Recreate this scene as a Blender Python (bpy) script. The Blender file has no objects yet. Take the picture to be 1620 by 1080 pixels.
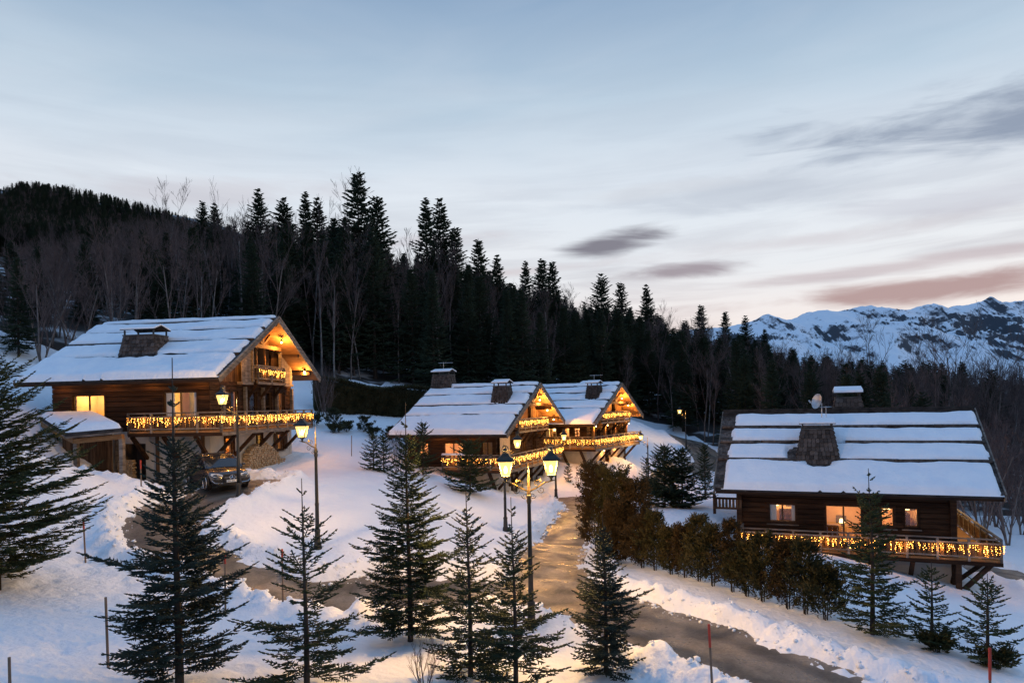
import bpy, bmesh, math, random
import numpy as np
from mathutils import Vector, Matrix
R = math.radians
rng = np.random.default_rng(7)
random.seed(7)
scene = bpy.context.scene
col = scene.collection

# ------------------------------------------------------------------ camera
cam_d = bpy.data.cameras.new('camera')
cam = bpy.data.objects.new('camera', cam_d)
col.objects.link(cam)
cam_d.sensor_width = 36.0
cam_d.lens = 24.0
cam_d.shift_y = 100 / 1620
cam_d.clip_start = 0.2
cam_d.clip_end = 40000
cam.matrix_world = Matrix.Translation((0, 0, 7)) @ Matrix.Rotation(R(90), 4, 'X') @ Matrix.Rotation(R(-1.2), 4, 'Z')
scene.camera = cam

# ------------------------------------------------------------------ world: dusk sky with high cloud
SUN_EL, SUN_AZ = R(3.0), R(48)          # the glow sits low behind the mountains on the right
world = bpy.data.worlds.new('World')
scene.world = world
world.use_nodes = True
wt = world.node_tree
wt.nodes.clear()
def N(nt, kind, **kw):
    n = nt.nodes.new(kind)
    for k, v in kw.items():
        if k.startswith('i_'):
            key = k[2:]
            n.inputs[int(key) if key.isdigit() else key.replace('_', ' ')].default_value = v
        else:
            setattr(n, k, v)
    return n
def ramp(nt, fac, stops, interp='LINEAR'):
    n = nt.nodes.new('ShaderNodeValToRGB')
    n.color_ramp.interpolation = interp
    el = n.color_ramp.elements
    while len(el) > 1: el.remove(el[-1])
    el[0].position, el[0].color = stops[0][0], (*stops[0][1], 1) if len(stops[0][1]) == 3 else stops[0][1]
    for p, c in stops[1:]:
        e = el.new(p); e.color = (*c, 1) if len(c) == 3 else c
    if fac is not None: nt.links.new(fac, n.inputs['Fac'])
    return n
def math_(nt, op, a, b=None, clamp=False):
    n = nt.nodes.new('ShaderNodeMath'); n.operation = op; n.use_clamp = clamp
    for i, v in enumerate((a, b)):
        if v is None: continue
        if isinstance(v, (int, float)): n.inputs[i].default_value = v
        else: nt.links.new(v, n.inputs[i])
    return n.outputs[0]
def mixc(nt, fac, a, b, mode='MIX'):
    n = nt.nodes.new('ShaderNodeMix'); n.data_type = 'RGBA'; n.blend_type = mode
    for s, v in ((n.inputs[0], fac), (n.inputs[6], a), (n.inputs[7], b)):
        if isinstance(v, (int, float)): s.default_value = v
        elif isinstance(v, tuple): s.default_value = (*v, 1)
        else: nt.links.new(v, s)
    return n.outputs[2]
def sky_nodes():
    L = wt.links.new
    tc = N(wt, 'ShaderNodeTexCoord')
    sep = N(wt, 'ShaderNodeSeparateXYZ'); L(tc.outputs['Generated'], sep.inputs[0])
    z = sep.outputs['Z']
    sky = N(wt, 'ShaderNodeTexSky', sky_type='NISHITA', sun_disc=False, sun_elevation=SUN_EL, sun_rotation=SUN_AZ, altitude=1100, air_density=1.0, dust_density=1.5, ozone_density=2.0)
    skyc = N(wt, 'ShaderNodeVectorMath', operation='SCALE'); L(sky.outputs[0], skyc.inputs[0]); skyc.inputs['Scale'].default_value = 0.07
    # thin high veil over the clear sky: palest low down, deeper blue overhead
    zc = math_(wt, 'MAXIMUM', z, 0.0)
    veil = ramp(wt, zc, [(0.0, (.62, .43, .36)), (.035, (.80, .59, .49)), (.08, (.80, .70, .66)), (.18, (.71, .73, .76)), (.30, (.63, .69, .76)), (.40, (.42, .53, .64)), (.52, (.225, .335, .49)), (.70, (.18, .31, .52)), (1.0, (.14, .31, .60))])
    # away from the afterglow the dusk sky is the deeper blue of the earth's shadow
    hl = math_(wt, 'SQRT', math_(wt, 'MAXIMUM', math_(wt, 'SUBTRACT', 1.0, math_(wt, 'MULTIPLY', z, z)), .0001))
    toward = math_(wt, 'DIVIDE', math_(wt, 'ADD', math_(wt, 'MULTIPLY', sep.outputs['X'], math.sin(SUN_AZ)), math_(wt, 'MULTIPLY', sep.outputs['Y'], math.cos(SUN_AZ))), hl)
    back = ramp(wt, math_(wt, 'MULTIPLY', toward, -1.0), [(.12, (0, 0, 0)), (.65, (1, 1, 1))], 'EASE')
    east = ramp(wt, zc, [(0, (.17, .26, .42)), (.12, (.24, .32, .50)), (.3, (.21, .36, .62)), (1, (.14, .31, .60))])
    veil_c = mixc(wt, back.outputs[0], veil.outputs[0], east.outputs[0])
    base = mixc(wt, .90, skyc.outputs[0], veil_c)
    # azimuth and elevation in degrees, so that the streaks lie along the horizon and lift to the right
    az = math_(wt, 'MULTIPLY', math_(wt, 'ARCTAN2', sep.outputs['X'], sep.outputs['Y']), 57.2958)
    el = math_(wt, 'MULTIPLY', math_(wt, 'ARCSINE', z), 57.2958)
    cmb = N(wt, 'ShaderNodeCombineXYZ'); L(az, cmb.inputs[0]); L(el, cmb.inputs[1])
    def streaks(rot, scale, loc, detail=6, rough=.55, dist=.6):
        mp = N(wt, 'ShaderNodeMapping'); L(cmb.outputs[0], mp.inputs[0]); mp.vector_type = 'TEXTURE'
        mp.inputs['Rotation'].default_value = (0, 0, rot); mp.inputs['Scale'].default_value = (1 / scale[0], 1 / scale[1], 1); mp.inputs['Location'].default_value = loc
        nz = N(wt, 'ShaderNodeTexNoise', i_Scale=1.0, i_Detail=detail, i_Roughness=rough, i_Distortion=dist); L(mp.outputs[0], nz.inputs['Vector'])
        return nz.outputs['Fac']
    n1 = streaks(R(1), (.045, .48), (13, 3, 0), 7, .6, .5)
    n2 = streaks(R(5), (.055, .20), (40, 20, 0), 5, .5, .6)
    n3 = streaks(R(5), (.03, .12), (7, 50, 0), 3)
    fine = streaks(R(-3), (.085, .50), (3, 8, 0), 7, .58, .6)
    # soft pale wisps
    wisp = ramp(wt, n2, [(.38, (0, 0, 0)), (.78, (1, 1, 1))])
    low = ramp(wt, zc, [(.0, (1, 1, 1)), (.30, (.8, .8, .8)), (.55, (.25, .25, .25))])
    wf = math_(wt, 'MULTIPLY', math_(wt, 'MULTIPLY', wisp.outputs[0], low.outputs[0]), math_(wt, 'MULTIPLY', math_(wt, 'SUBTRACT', 1.0, back.outputs[0]), .40))
    wcol = ramp(wt, zc, [(0, (.74, .50, .40)), (.08, (.78, .68, .64)), (.25, (.68, .69, .72)), (1, (.5, .56, .66))])
    c1 = mixc(wt, wf, base, wcol.outputs[0])
    # thin mauve bars low over the horizon
    bars = ramp(wt, math_(wt, 'ADD', math_(wt, 'MULTIPLY', n1, .65), math_(wt, 'MULTIPLY', n3, .35)), [(.45, (0, 0, 0)), (.60, (1, 1, 1))])
    lowb = ramp(wt, zc, [(0, (.9, .9, .9)), (.15, (.8, .8, .8)), (.30, (.35, .35, .35)), (.5, (.1, .1, .1))])
    bf = math_(wt, 'MULTIPLY', math_(wt, 'MULTIPLY', bars.outputs[0], lowb.outputs[0]), .62)
    bcol = ramp(wt, zc, [(0, (.50, .28, .24)), (.09, (.40, .28, .28)), (.17, (.36, .34, .38)), (.35, (.30, .36, .45)), (1, (.22, .30, .42))])
    c = mixc(wt, bf, c1, bcol.outputs[0])
    # larger cloud banks: centre (azimuth, elevation), half length, half thickness, tilt, colour, strength
    for ca, ce, ha, hb, tilt, colr, amt in ((38, 18.0, 21, 2.9, -3.5, (.22, .265, .35), .95), (20, 16.0, 13, 1.8, -1, (.40, .44, .51), .6), (8.4, 13.0, 5.4, 1.0, 7, (.19, .185, .22), 1.0), (14, 10.4, 6.5, .8, 2, (.27, .23, .26), .9), (31, 7.5, 20, 1.05, 1.3, (.37, .255, .25), .95), (29, 9.4, 14, .6, 2, (.42, .34, .36), .6), (-6, 13.6, 8, .8, 3, (.44, .38, .41), .55), (-22, 16.5, 13, 1.5, 4, (.46, .43, .47), .5), (-48, 14, 16, 1.3, 5, (.40, .36, .40), .5), (66, 12, 18, 2.0, 6, (.28, .24, .28), .8), (100, 18, 22, 3.0, 8, (.24, .26, .33), .7), (-90, 20, 24, 2.6, 6, (.36, .36, .42), .5), (150, 15, 26, 2.5, 5, (.32, .33, .40), .6), (24, 12.0, 15, .85, 2, (.50, .47, .50), .55), (-1, 10.9, 9, .55, 3, (.50, .42, .43), .5), (36, 13.4, 17, 1.0, 1, (.47, .48, .54), .55), (12, 16.8, 10, .7, 2, (.56, .58, .62), .4)):
        ct, st = math.cos(R(tilt)), math.sin(R(tilt))
        da = math_(wt, 'SUBTRACT', az, ca); de = math_(wt, 'SUBTRACT', el, ce)
        u = math_(wt, 'ADD', math_(wt, 'MULTIPLY', da, ct / ha), math_(wt, 'MULTIPLY', de, st / ha)); v = math_(wt, 'SUBTRACT', math_(wt, 'MULTIPLY', de, ct / hb), math_(wt, 'MULTIPLY', da, st / hb))
        d = math_(wt, 'ADD', math_(wt, 'MULTIPLY', u, u), math_(wt, 'MULTIPLY', v, v))
        d = math_(wt, 'ADD', math_(wt, 'SQRT', d), math_(wt, 'ADD', math_(wt, 'MULTIPLY', math_(wt, 'SUBTRACT', fine, .5), 2.2), math_(wt, 'MULTIPLY', math_(wt, 'SUBTRACT', n2, .5), 1.6)))
        mk = ramp(wt, d, [(.05, (1, 1, 1)), (1.15, (0, 0, 0))], 'EASE')
        c = mixc(wt, math_(wt, 'MULTIPLY', mk.outputs[0], amt), c, colr)
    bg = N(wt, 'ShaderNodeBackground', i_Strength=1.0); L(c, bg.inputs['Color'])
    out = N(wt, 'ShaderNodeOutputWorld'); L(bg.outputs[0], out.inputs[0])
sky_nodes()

# ------------------------------------------------------------------ afterglow (the sun has set: very weak, wide and low)
sun_d = bpy.data.lights.new('afterglow_sun', 'SUN')
sun_d.energy = 0.12; sun_d.angle = R(30); sun_d.color = (1, .80, .68)
sun = bpy.data.objects.new('afterglow_sun', sun_d); col.objects.link(sun)
sun.rotation_euler = (R(90 - 12), 0, R(180) - SUN_AZ)

scene.view_settings.view_transform = 'Standard'
scene.view_settings.look = 'None'
scene.view_settings.exposure = 0.34
scene.view_settings.gamma = 1.0
scene.view_settings.use_curve_mapping = False
scene.cycles.use_denoising = True
scene.cycles.sample_clamp_indirect = 4.0
scene.cycles.max_bounces = 6
scene.cycles.diffuse_bounces = 3
scene.cycles.transparent_max_bounces = 12
scene.cycles.caustics_reflective = False
scene.cycles.caustics_refractive = False

# ------------------------------------------------------------------ materials
MATS = {}
def mat(name, color, rough=.8, color2=None, scale=4.0, detail=4, bump=0.0, bump_scale=20.0, stretch=(1, 1, 1), spec=.3, metallic=0, coords='Object', ramp_pos=(.35, .65), coat=0, dist=0.0, rnd=0.0):
    m = bpy.data.materials.new(name); m.use_nodes = True
    nt = m.node_tree; b = nt.nodes['Principled BSDF']
    b.inputs['Roughness'].default_value = rough; b.inputs['Specular IOR Level'].default_value = spec; b.inputs['Metallic'].default_value = metallic
    b.inputs['Coat Weight'].default_value = coat
    b.inputs['Base Color'].default_value = (*color, 1)
    tc = N(nt, 'ShaderNodeTexCoord'); mp = N(nt, 'ShaderNodeMapping'); mp.inputs['Scale'].default_value = stretch
    nt.links.new(tc.outputs[coords], mp.inputs[0])
    if color2 is not None:
        nz = N(nt, 'ShaderNodeTexNoise', i_Scale=scale, i_Detail=detail, i_Distortion=dist); nt.links.new(mp.outputs[0], nz.inputs['Vector'])
        rp = ramp(nt, nz.outputs['Fac'], [(ramp_pos[0], color), (ramp_pos[1], color2)])
        nt.links.new(rp.outputs[0], b.inputs['Base Color'])
    if rnd:
        oi = N(nt, 'ShaderNodeObjectInfo'); k = math_(nt, 'ADD', math_(nt, 'MULTIPLY', oi.outputs['Random'], 2 * rnd), 1 - rnd)
        vm = N(nt, 'ShaderNodeVectorMath', operation='SCALE'); nt.links.new(k, vm.inputs['Scale']); nt.links.new(rp.outputs[0], vm.inputs[0]); nt.links.new(vm.outputs[0], b.inputs['Base Color'])
    if bump:
        nz2 = N(nt, 'ShaderNodeTexNoise', i_Scale=bump_scale, i_Detail=5); nt.links.new(mp.outputs[0], nz2.inputs['Vector'])
        bp = N(nt, 'ShaderNodeBump', i_Strength=1.0, i_Distance=bump); nt.links.new(nz2.outputs['Fac'], bp.inputs['Height'])
        nt.links.new(bp.outputs[0], b.inputs['Normal'])
    if name == 'asphalt':      # wet sheen in patches, gritty wheel lanes between
        n3 = N(nt, 'ShaderNodeTexNoise', i_Scale=.8, i_Detail=7, i_Roughness=.6, i_Distortion=.8); nt.links.new(tc.outputs['Object'], n3.inputs['Vector'])
        rr = ramp(nt, n3.outputs['Fac'], [(.38, (.26, .26, .26)), (.60, (.62, .62, .62))]); nt.links.new(rr.outputs[0], b.inputs['Roughness'])
        n4 = N(nt, 'ShaderNodeTexNoise', i_Scale=14.0, i_Detail=6, i_Roughness=.7); nt.links.new(tc.outputs['Object'], n4.inputs['Vector'])
        gr = ramp(nt, n4.outputs['Fac'], [(.3, (.55, .55, .55)), (.7, (1.35, 1.35, 1.35))]); at = N(nt, 'ShaderNodeAttribute', attribute_name='lane'); la = math_(nt, 'ADD', at.outputs['Fac'], math_(nt, 'MULTIPLY', math_(nt, 'SUBTRACT', n3.outputs['Fac'], .5), .55))
        lr = ramp(nt, math_(nt, 'DIVIDE', la, 2.0), [(.0, (1.15, 1.15, 1.15)), (.20, (1.0, 1.0, 1.0)), (.33, (.55, .55, .55)), (.45, (.60, .60, .60)), (.62, (1.15, 1.15, 1.15))])
        nt.links.new(mixc(nt, 1.0, mixc(nt, 1.0, rp.outputs[0], gr.outputs[0], 'MULTIPLY'), lr.outputs[0], 'MULTIPLY'), b.inputs['Base Color'])
    MATS[name] = m
    return m
def emis(name, color, strength, sampling='NONE', transp=0.0):
    m = bpy.data.materials.new(name); m.use_nodes = True; nt = m.node_tree; nt.nodes.clear()
    e = N(nt, 'ShaderNodeEmission', i_Strength=strength); e.inputs[0].default_value = (*color, 1)
    o = N(nt, 'ShaderNodeOutputMaterial')
    if transp:
        t = N(nt, 'ShaderNodeBsdfTransparent'); mx = N(nt, 'ShaderNodeMixShader', i_0=transp)
        nt.links.new(e.outputs[0], mx.inputs[1]); nt.links.new(t.outputs[0], mx.inputs[2]); nt.links.new(mx.outputs[0], o.inputs[0])
    else: nt.links.new(e.outputs[0], o.inputs[0])
    m.cycles.emission_sampling = sampling
    MATS[name] = m
    return m
def glass(name, tint=(1, 1, 1), refl=.10):
    m = bpy.data.materials.new(name); m.use_nodes = True; nt = m.node_tree; nt.nodes.clear()
    t = N(nt, 'ShaderNodeBsdfTransparent'); t.inputs[0].default_value = (*tint, 1)
    g = N(nt, 'ShaderNodeBsdfGlossy', i_Roughness=.03); mx = N(nt, 'ShaderNodeMixShader', i_0=refl); o = N(nt, 'ShaderNodeOutputMaterial')
    nt.links.new(t.outputs[0], mx.inputs[1]); nt.links.new(g.outputs[0], mx.inputs[2]); nt.links.new(mx.outputs[0], o.inputs[0])
    MATS[name] = m
    return m
def make_materials():
    mat('snow', (.79, .84, .91), .75, (.87, .90, .94), .35, 5, .09, 4.0, spec=.15)
    mat('roof_snow', (.80, .85, .92), .8, (.88, .91, .95), 1.2, 4, .05, 6.0, spec=.15)
    mat('asphalt', (.060, .052, .044), .34, (.19, .16, .125), .45, 9, .008, 45, spec=.5, dist=1.4, ramp_pos=(.36, .64))
    mat('timber', (.020, .010, .006), .8, (.054, .028, .015), 3, 6, .006, 30, stretch=(.25, 1, 3), spec=.15, rnd=.35)
    mat('timber_upright', (.045, .025, .014), .8, (.11, .064, .036), 6, 6, .006, 30, stretch=(2, 2, .25), spec=.15, rnd=.35)
    mat('grey_timber', (.10, .083, .070), .85, (.22, .19, .165), 5, 6, .006, 30, stretch=(.4, .4, 2), spec=.15, rnd=.25)
    mat('honey_timber', (.17, .088, .038), .75, (.27, .15, .066), 5, 5, .003, 30, stretch=(.4, 2, 2), spec=.15)
    mat('plaster', (.40, .375, .34), .9, (.50, .475, .44), 1.5, 6, .004, 18, spec=.1)
    mat('shingle', (.040, .032, .028), .85, (.12, .10, .09), 5, 6, .006, 25, spec=.15, rnd=.5)
    mat('roof_board', (.020, .018, .018), .85, (.05, .045, .042), 3, 5, .006, 25, spec=.15)
    mat('iron', (.012, .013, .012), .45, (.022, .022, .020), 10, 3, spec=.4)
    mat('gilt', (.20, .13, .035), .45, (.07, .05, .02), 14, 4, spec=.5, metallic=.3)
    mat('bronze', (.045, .030, .012), .4, (.11, .075, .025), 16, 4, spec=.5)
    mat('room_wall', (.62, .42, .24), .9, (.70, .50, .30), 2, 3)
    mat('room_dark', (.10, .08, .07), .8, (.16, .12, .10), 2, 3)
    mat('curtain', (.62, .60, .56), .9, (.72, .70, .66), 8, 3, stretch=(12, 12, .4))
    mat('curtain_red', (.55, .25, .12), .9, (.62, .32, .16), 8, 3, stretch=(12, 12, .4))
    mat('bark', (.030, .024, .020), .95, (.07, .058, .05), 5, 5, .01, 20, stretch=(1, 1, .3), spec=.1)
    mat('birch_bark', (.10, .09, .085), .9, (.24, .225, .215), 3, 5, stretch=(1, 1, .4), spec=.1)
    mat('grey_bark', (.10, .084, .077), .95, (.20, .17, .156), 2, 4, spec=.1)
    mat('red_twig', (.088, .063, .059), .95, (.15, .112, .104), 2, 4, spec=.1)
    mat('needles', (.012, .023, .012), .8, (.032, .050, .023), 2.2, 4, spec=.2)
    mat('needles_blue', (.014, .024, .019), .8, (.036, .052, .040), 2.2, 4, spec=.2)
    mat('needles_warm', (.022, .034, .013), .8, (.055, .066, .025), 2.2, 4, spec=.2)
    mat('needles_forest', (.018, .028, .018), .85, (.044, .060, .036), .5, 4, spec=.1)
    mat('thuja', (.026, .030, .010), .85, (.085, .066, .024), 2.0, 4, spec=.15)
    mat('thuja_brown', (.034, .025, .011), .85, (.075, .048, .020), 2.0, 4, spec=.1)
    mat('hedge', (.020, .024, .012), .85, (.05, .048, .026), 1.5, 4, spec=.1)
    mat('wire', (.02, .03, .02), .6)
    mat('zinc', (.38, .40, .42), .4, (.5, .52, .54), 6, 3, metallic=.6)
    mat('pole_wood', (.12, .085, .06), .85, (.22, .16, .12), 8, 4, stretch=(1, 1, .2))
    mat('pole_red', (.42, .05, .03), .6, (.34, .04, .025), 8, 3)
    mat('log_end', (.26, .18, .11), .9, (.48, .37, .25), 9, 3)
    mat('car_paint', (.022, .024, .028), .22, (.026, .028, .032), 30, 2, spec=.6, coat=.8)
    mat('car_trim', (.010, .010, .011), .5)
    mat('car_glass', (.015, .018, .022), .05, spec=.8)
    mat('chrome', (.75, .75, .76), .15, metallic=1)
    mat('tyre', (.012, .012, .012), .85)
    mat('headlamp', (.70, .72, .75), .12, spec=.8)
    mat('plate', (.75, .75, .72), .5)
    mat('plate_ink', (.02, .02, .03), .6)
    mat('forest_floor', (.05, .045, .042), .95, (.70, .72, .76), .22, 5, spec=.1, ramp_pos=(.52, .66))
    mat('stone', (.05, .047, .044), .9, (.10, .095, .09), 2, 5, .02, 6)
    mat('net_orange', (.55, .20, .10), .8)
    glass('pane')
    emis('bulb', (1.0, .42, .07), 15)
    emis('bulb_dim', (1.0, .36, .05), 5)
    emis('spot_lens', (1.0, .62, .20), 30)
    emis('lantern_glow', (1.0, .62, .17), 2.0, transp=.45)
    emis('shade_glow', (1.0, .60, .22), 5)
    emis('lantern_mantle', (1.0, .74, .30), 10)
make_materials()

# ------------------------------------------------------------------ mesh helpers
class MB:
    def __init__(s): s.v = []; s.f = []
    def add(s, vs, fs):
        o = len(s.v); s.v.extend([tuple(p) for p in vs]); s.f.extend([tuple(i + o for i in f) for f in fs]); return s
    def box(s, x0, x1, y0, y1, z0, z1):
        return s.add([(x, y, z) for x in (x0, x1) for y in (y0, y1) for z in (z0, z1)],
                     [(0, 1, 3, 2), (4, 6, 7, 5), (0, 4, 5, 1), (2, 3, 7, 6), (0, 2, 6, 4), (1, 5, 7, 3)])
    def beam(s, p, q, w, h, up=(0, 0, 1)):
        p, q = Vector(p), Vector(q); d = (q - p).normalized(); u = Vector(up)
        if abs(d.dot(u)) > .97: u = Vector((0, 1, 0))
        a = d.cross(u).normalized(); b = a.cross(d)
        c = [(-w / 2, -h / 2), (w / 2, -h / 2), (w / 2, h / 2), (-w / 2, h / 2)]
        return s.add([o + a * i + b * j for o in (p, q) for i, j in c], [(3, 2, 1, 0), (4, 5, 6, 7), (0, 1, 5, 4), (1, 2, 6, 5), (2, 3, 7, 6), (3, 0, 4, 7)])
    def tube(s, pts, rad, n=6, caps=True):
        pts = [Vector(p) for p in pts]; vs = []; k = len(pts)
        if isinstance(rad, (int, float)): rad = [rad] * k
        for i, p in enumerate(pts):
            d = (pts[min(i + 1, k - 1)] - pts[max(i - 1, 0)]).normalized()
            u = Vector((0, 0, 1)) if abs(d.z) < .9 else Vector((1, 0, 0))
            a = d.cross(u).normalized(); b = a.cross(d)
            for j in range(n):
                t = 2 * math.pi * j / n; vs.append(p + (a * math.cos(t) + b * math.sin(t)) * rad[i])
        fs = [(i * n + j, i * n + (j + 1) % n, (i + 1) * n + (j + 1) % n, (i + 1) * n + j) for i in range(k - 1) for j in range(n)]
        if caps: fs += [tuple(range(n))[::-1], tuple(range((k - 1) * n, k * n))]
        return s.add(vs, fs)
    def lathe(s, c, prof, n=10):
        c = Vector(c); return s.tube([c + Vector((0, 0, z)) for z, r in prof], [max(r, .001) for z, r in prof], n)
    def prism(s, poly, axis, a0, a1):
        """poly: list of 2D points, extruded along axis 0/1/2."""
        vs = []
        for a in (a0, a1):
            for p, q in poly:
                vs.append([(a, p, q), (p, a, q), (p, q, a)][axis])
        n = len(poly)
        return s.add(vs, [tuple(range(n)), tuple(range(2 * n - 1, n - 1, -1))] + [(i, i + n, (i + 1) % n + n, (i + 1) % n) for i in range(n)])
    def build(s, name, m, parent=None, off=None, smooth=False, fix=True):
        me = bpy.data.meshes.new(name)
        v = s.v if off is None else [(a + off[0], b + off[1], c + off[2]) for a, b, c in s.v]
        me.from_pydata(v, [], s.f); me.materials.append(MATS[m] if isinstance(m, str) else m)
        if fix and len(s.f) < 20000:
            bm = bmesh.new(); bm.from_mesh(me); bmesh.ops.recalc_face_normals(bm, faces=bm.faces); bm.to_mesh(me); bm.free()
        if smooth: me.polygons.foreach_set('use_smooth', [True] * len(me.polygons))
        me.update()
        return link(name, me, parent)
def link(name, data, parent=None):
    o = bpy.data.objects.new(name, data); col.objects.link(o)
    if parent is not None: o.parent = parent
    return o
def np_mesh(name, v, f, m, smooth=False):
    """v (n,3) array, f (k,3|4) array"""
    me = bpy.data.meshes.new(name); v = np.asarray(v, np.float32); f = np.asarray(f, np.int32); k = f.shape[1]
    me.vertices.add(len(v)); me.vertices.foreach_set('co', v.ravel())
    me.loops.add(f.size); me.loops.foreach_set('vertex_index', f.ravel())
    me.polygons.add(len(f)); me.polygons.foreach_set('loop_start', np.arange(0, f.size, k, dtype=np.int32)); me.polygons.foreach_set('loop_total', np.full(len(f), k, np.int32))
    if smooth: me.polygons.foreach_set('use_smooth', np.ones(len(f), bool))
    me.materials.append(MATS[m] if isinstance(m, str) else m); me.update(calc_edges=True)
    return me
def tag(o, label=None, cat=None, group=None, kind=None):
    for k, v in (('label', label), ('category', cat), ('group', group), ('kind', kind)):
        if v: o[k] = v
    return o
def empty(name, loc, rz=0.0):
    o = link(name, None); o.location = loc; o.rotation_euler = (0, 0, rz); o.empty_display_size = .3
    return o
def copy_tree(o, parent=None):
    c = o.copy(); col.objects.link(c); c.parent = parent
    for ch in list(o.children): copy_tree(ch, c)
    return c
def lamp(name, loc, power, color, parent, radius=.06):
    d = bpy.data.lights.new(name, 'POINT'); d.energy = power; d.color = color; d.shadow_soft_size = radius
    o = link(name, d, parent); o.location = loc
    return o

# ------------------------------------------------------------------ noise
def _hash(ix, iy, s):
    h = (ix.astype(np.int64) * 374761393 + iy.astype(np.int64) * 668265263 + s * 1442695041) & 0x7fffffff
    h = ((h ^ (h >> 13)) * 1274126177) & 0x7fffffff
    return ((h ^ (h >> 16)) & 0xffff) / 65535.0
def vnoise(x, y, s=0):
    ix, iy = np.floor(x), np.floor(y); fx, fy = x - ix, y - iy
    fx = fx * fx * (3 - 2 * fx); fy = fy * fy * (3 - 2 * fy)
    a, b, c, d = _hash(ix, iy, s), _hash(ix + 1, iy, s), _hash(ix, iy + 1, s), _hash(ix + 1, iy + 1, s)
    return (a + (b - a) * fx + (c - a) * fy + (a - b - c + d) * fx * fy) * 2 - 1
def fbm(x, y, s=0, o=4):
    t = 0; a = .55
    for i in range(o):
        t = t + a * vnoise(x * 2 ** i, y * 2 ** i, s + i * 17); a *= .5
    return t
def sstep(x, a, b):
    t = np.clip((x - a) / (b - a), 0, 1); return t * t * (3 - 2 * t)

# ------------------------------------------------------------------ ground
CTRL = [(-8.76, 14.61, 1.5), (-9.89, 13.17, 1.9), (-14.42, 19.08, 2.0), (-14.73, 23.4, 2.0), (-6.96, 13.94, 1.4), (-4.67, 14.87, 0.9), (-3.07, 18.65, 0.5), (-1.17, 16.2, 0.5), (2.07, 16.21, 0.5), (0.31, 19.18, 0.6), (2.32, 28.51, 0.35), (1.04, 31.85, 0.4), (4.4, 43.37, 0.2), (4.62, 48.97, 0.1), (0.71, 22.76, 0.45), (3.38, 19.99, 0.45), (6.79, 17.01, 0.4), (4.5, 16.15, 0.4), (-5.14, 21.62, 0.7), (-7.04, 20.74, 1.0), (-9.17, 22.74, 1.4), (-11.74, 24.63, 2.0), (-13.99, 25.88, 2.5), (-15.2, 29.14, 3.0), (4.47, 26.19, 0.6), (9.01, 19.75, 0.5), (9.66, 18.63, 0.5), (10.79, 17.88, 0.4), (11.63, 17.06, 0.2), (9.56, 41.07, 0.6), (9.16, 47.8, 0.3), (7.19, 23.27, 0.6),
 (-16.36, 30.0, 3.23), (-15.54, 30.5, 2.95), (-14.44, 33.0, 3.27), (-18.91, 36.0, 3.42), (-21.2, 36.5, 3.39), (-19.22, 30.0, 4.6), (-26.39, 38.0, 7.13), (-28.76, 42.0, 7.99), (-20.51, 28.0, 5.6), (-47.69, 75.0, 18.42), (-36.75, 70.0, 16.85), (-14.49, 44.5, 3.92), (-12.98, 45.0, 3.94), (-12.04, 34.0, 3.47), (-12.23, 30.5, 3.16), (-9.27, 32.0, 3.05), (-7.48, 25.9, 1.59), (-9.49, 26.0, 2.14), (-12.09, 50.0, 4.47), (-15.59, 58.0, 6.25), (-9.47, 60.0, 5.64), (-8.25, 42.0, 3.09), (-7.34, 46.0, 2.55), (-4.57, 44.0, 2.5), (-3.57, 34.0, 2.04), (-6.36, 27.0, 1.88), (-0.46, 35.0, 0.36), (-1.95, 33.0, 1.23), (-4.79, 24.0, 1.32), (3.07, 49.7, -0.11), (15.94, 22.0, -0.67), (18.35, 29.0, -1.58), (26.14, 36.0, -2.72), (41.47, 60.0, -2.76), (65.63, 90.0, -3.54), (11.92, 36.0, -0.25), (10.84, 37.0, 0.8), (15.02, 31.5, -0.45), (17.06, 30.5, -1.13), (12.24, 62.0, -0.84), (21.38, 75.0, -0.39), (21.01, 95.0, 2.16), (29.81, 95.0, 1.98), (15.79, 90.0, 5.0), (6.22, 57.0, 1.33), (10.8, 62.0, 1.61), (-18.03, 38.0, 3.4),
 (-14, 30, 3.0), (-13.2, 27.6, 2.5), (-21, 33.5, 3.7), (-16, 33, 3.3), (-24, 20, 5), (-30, 30, 8.5), (-12, 10, 2.2), (0, 10, .7), (9, 11, .3), (22, 15, -1.2), (20, 40, -1.6), (14, 45, .2), (-20, 0, 3.5), (0, -10, 1.2), (25, -5, -1), (-60, 20, 18), (-60, 50, 20), (60, 30, -6), (60, -20, -6), (-60, -30, 14), (0, -60, 4),
 (-20, 75, 11.5), (-5, 78, 8.5), (5, 80, 6.5), (-70, 110, 27), (-40, 110, 22), (0, 110, 11), (35, 120, 6), (70, 130, -1), (110, 130, -6),
 (-130, 180, 48), (-60, 180, 34), (0, 180, 20), (60, 180, 8), (130, 190, -8), (-250, 300, 92), (-100, 300, 58), (0, 320, 34), (100, 320, 6), (200, 330, -22),
 (-300, 450, 150), (-200, 450, 132), (-110, 460, 96), (0, 480, 44), (150, 500, -10), (300, 500, -50), (-500, 300, 150), (-450, 100, 120), (-400, -200, 90), (0, -400, 10), (300, -200, -60), (450, 150, -70), (500, 500, -80), (0, 800, 20), (-300, 800, 110), (300, 800, -70), (-700, 600, 160)]
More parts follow.
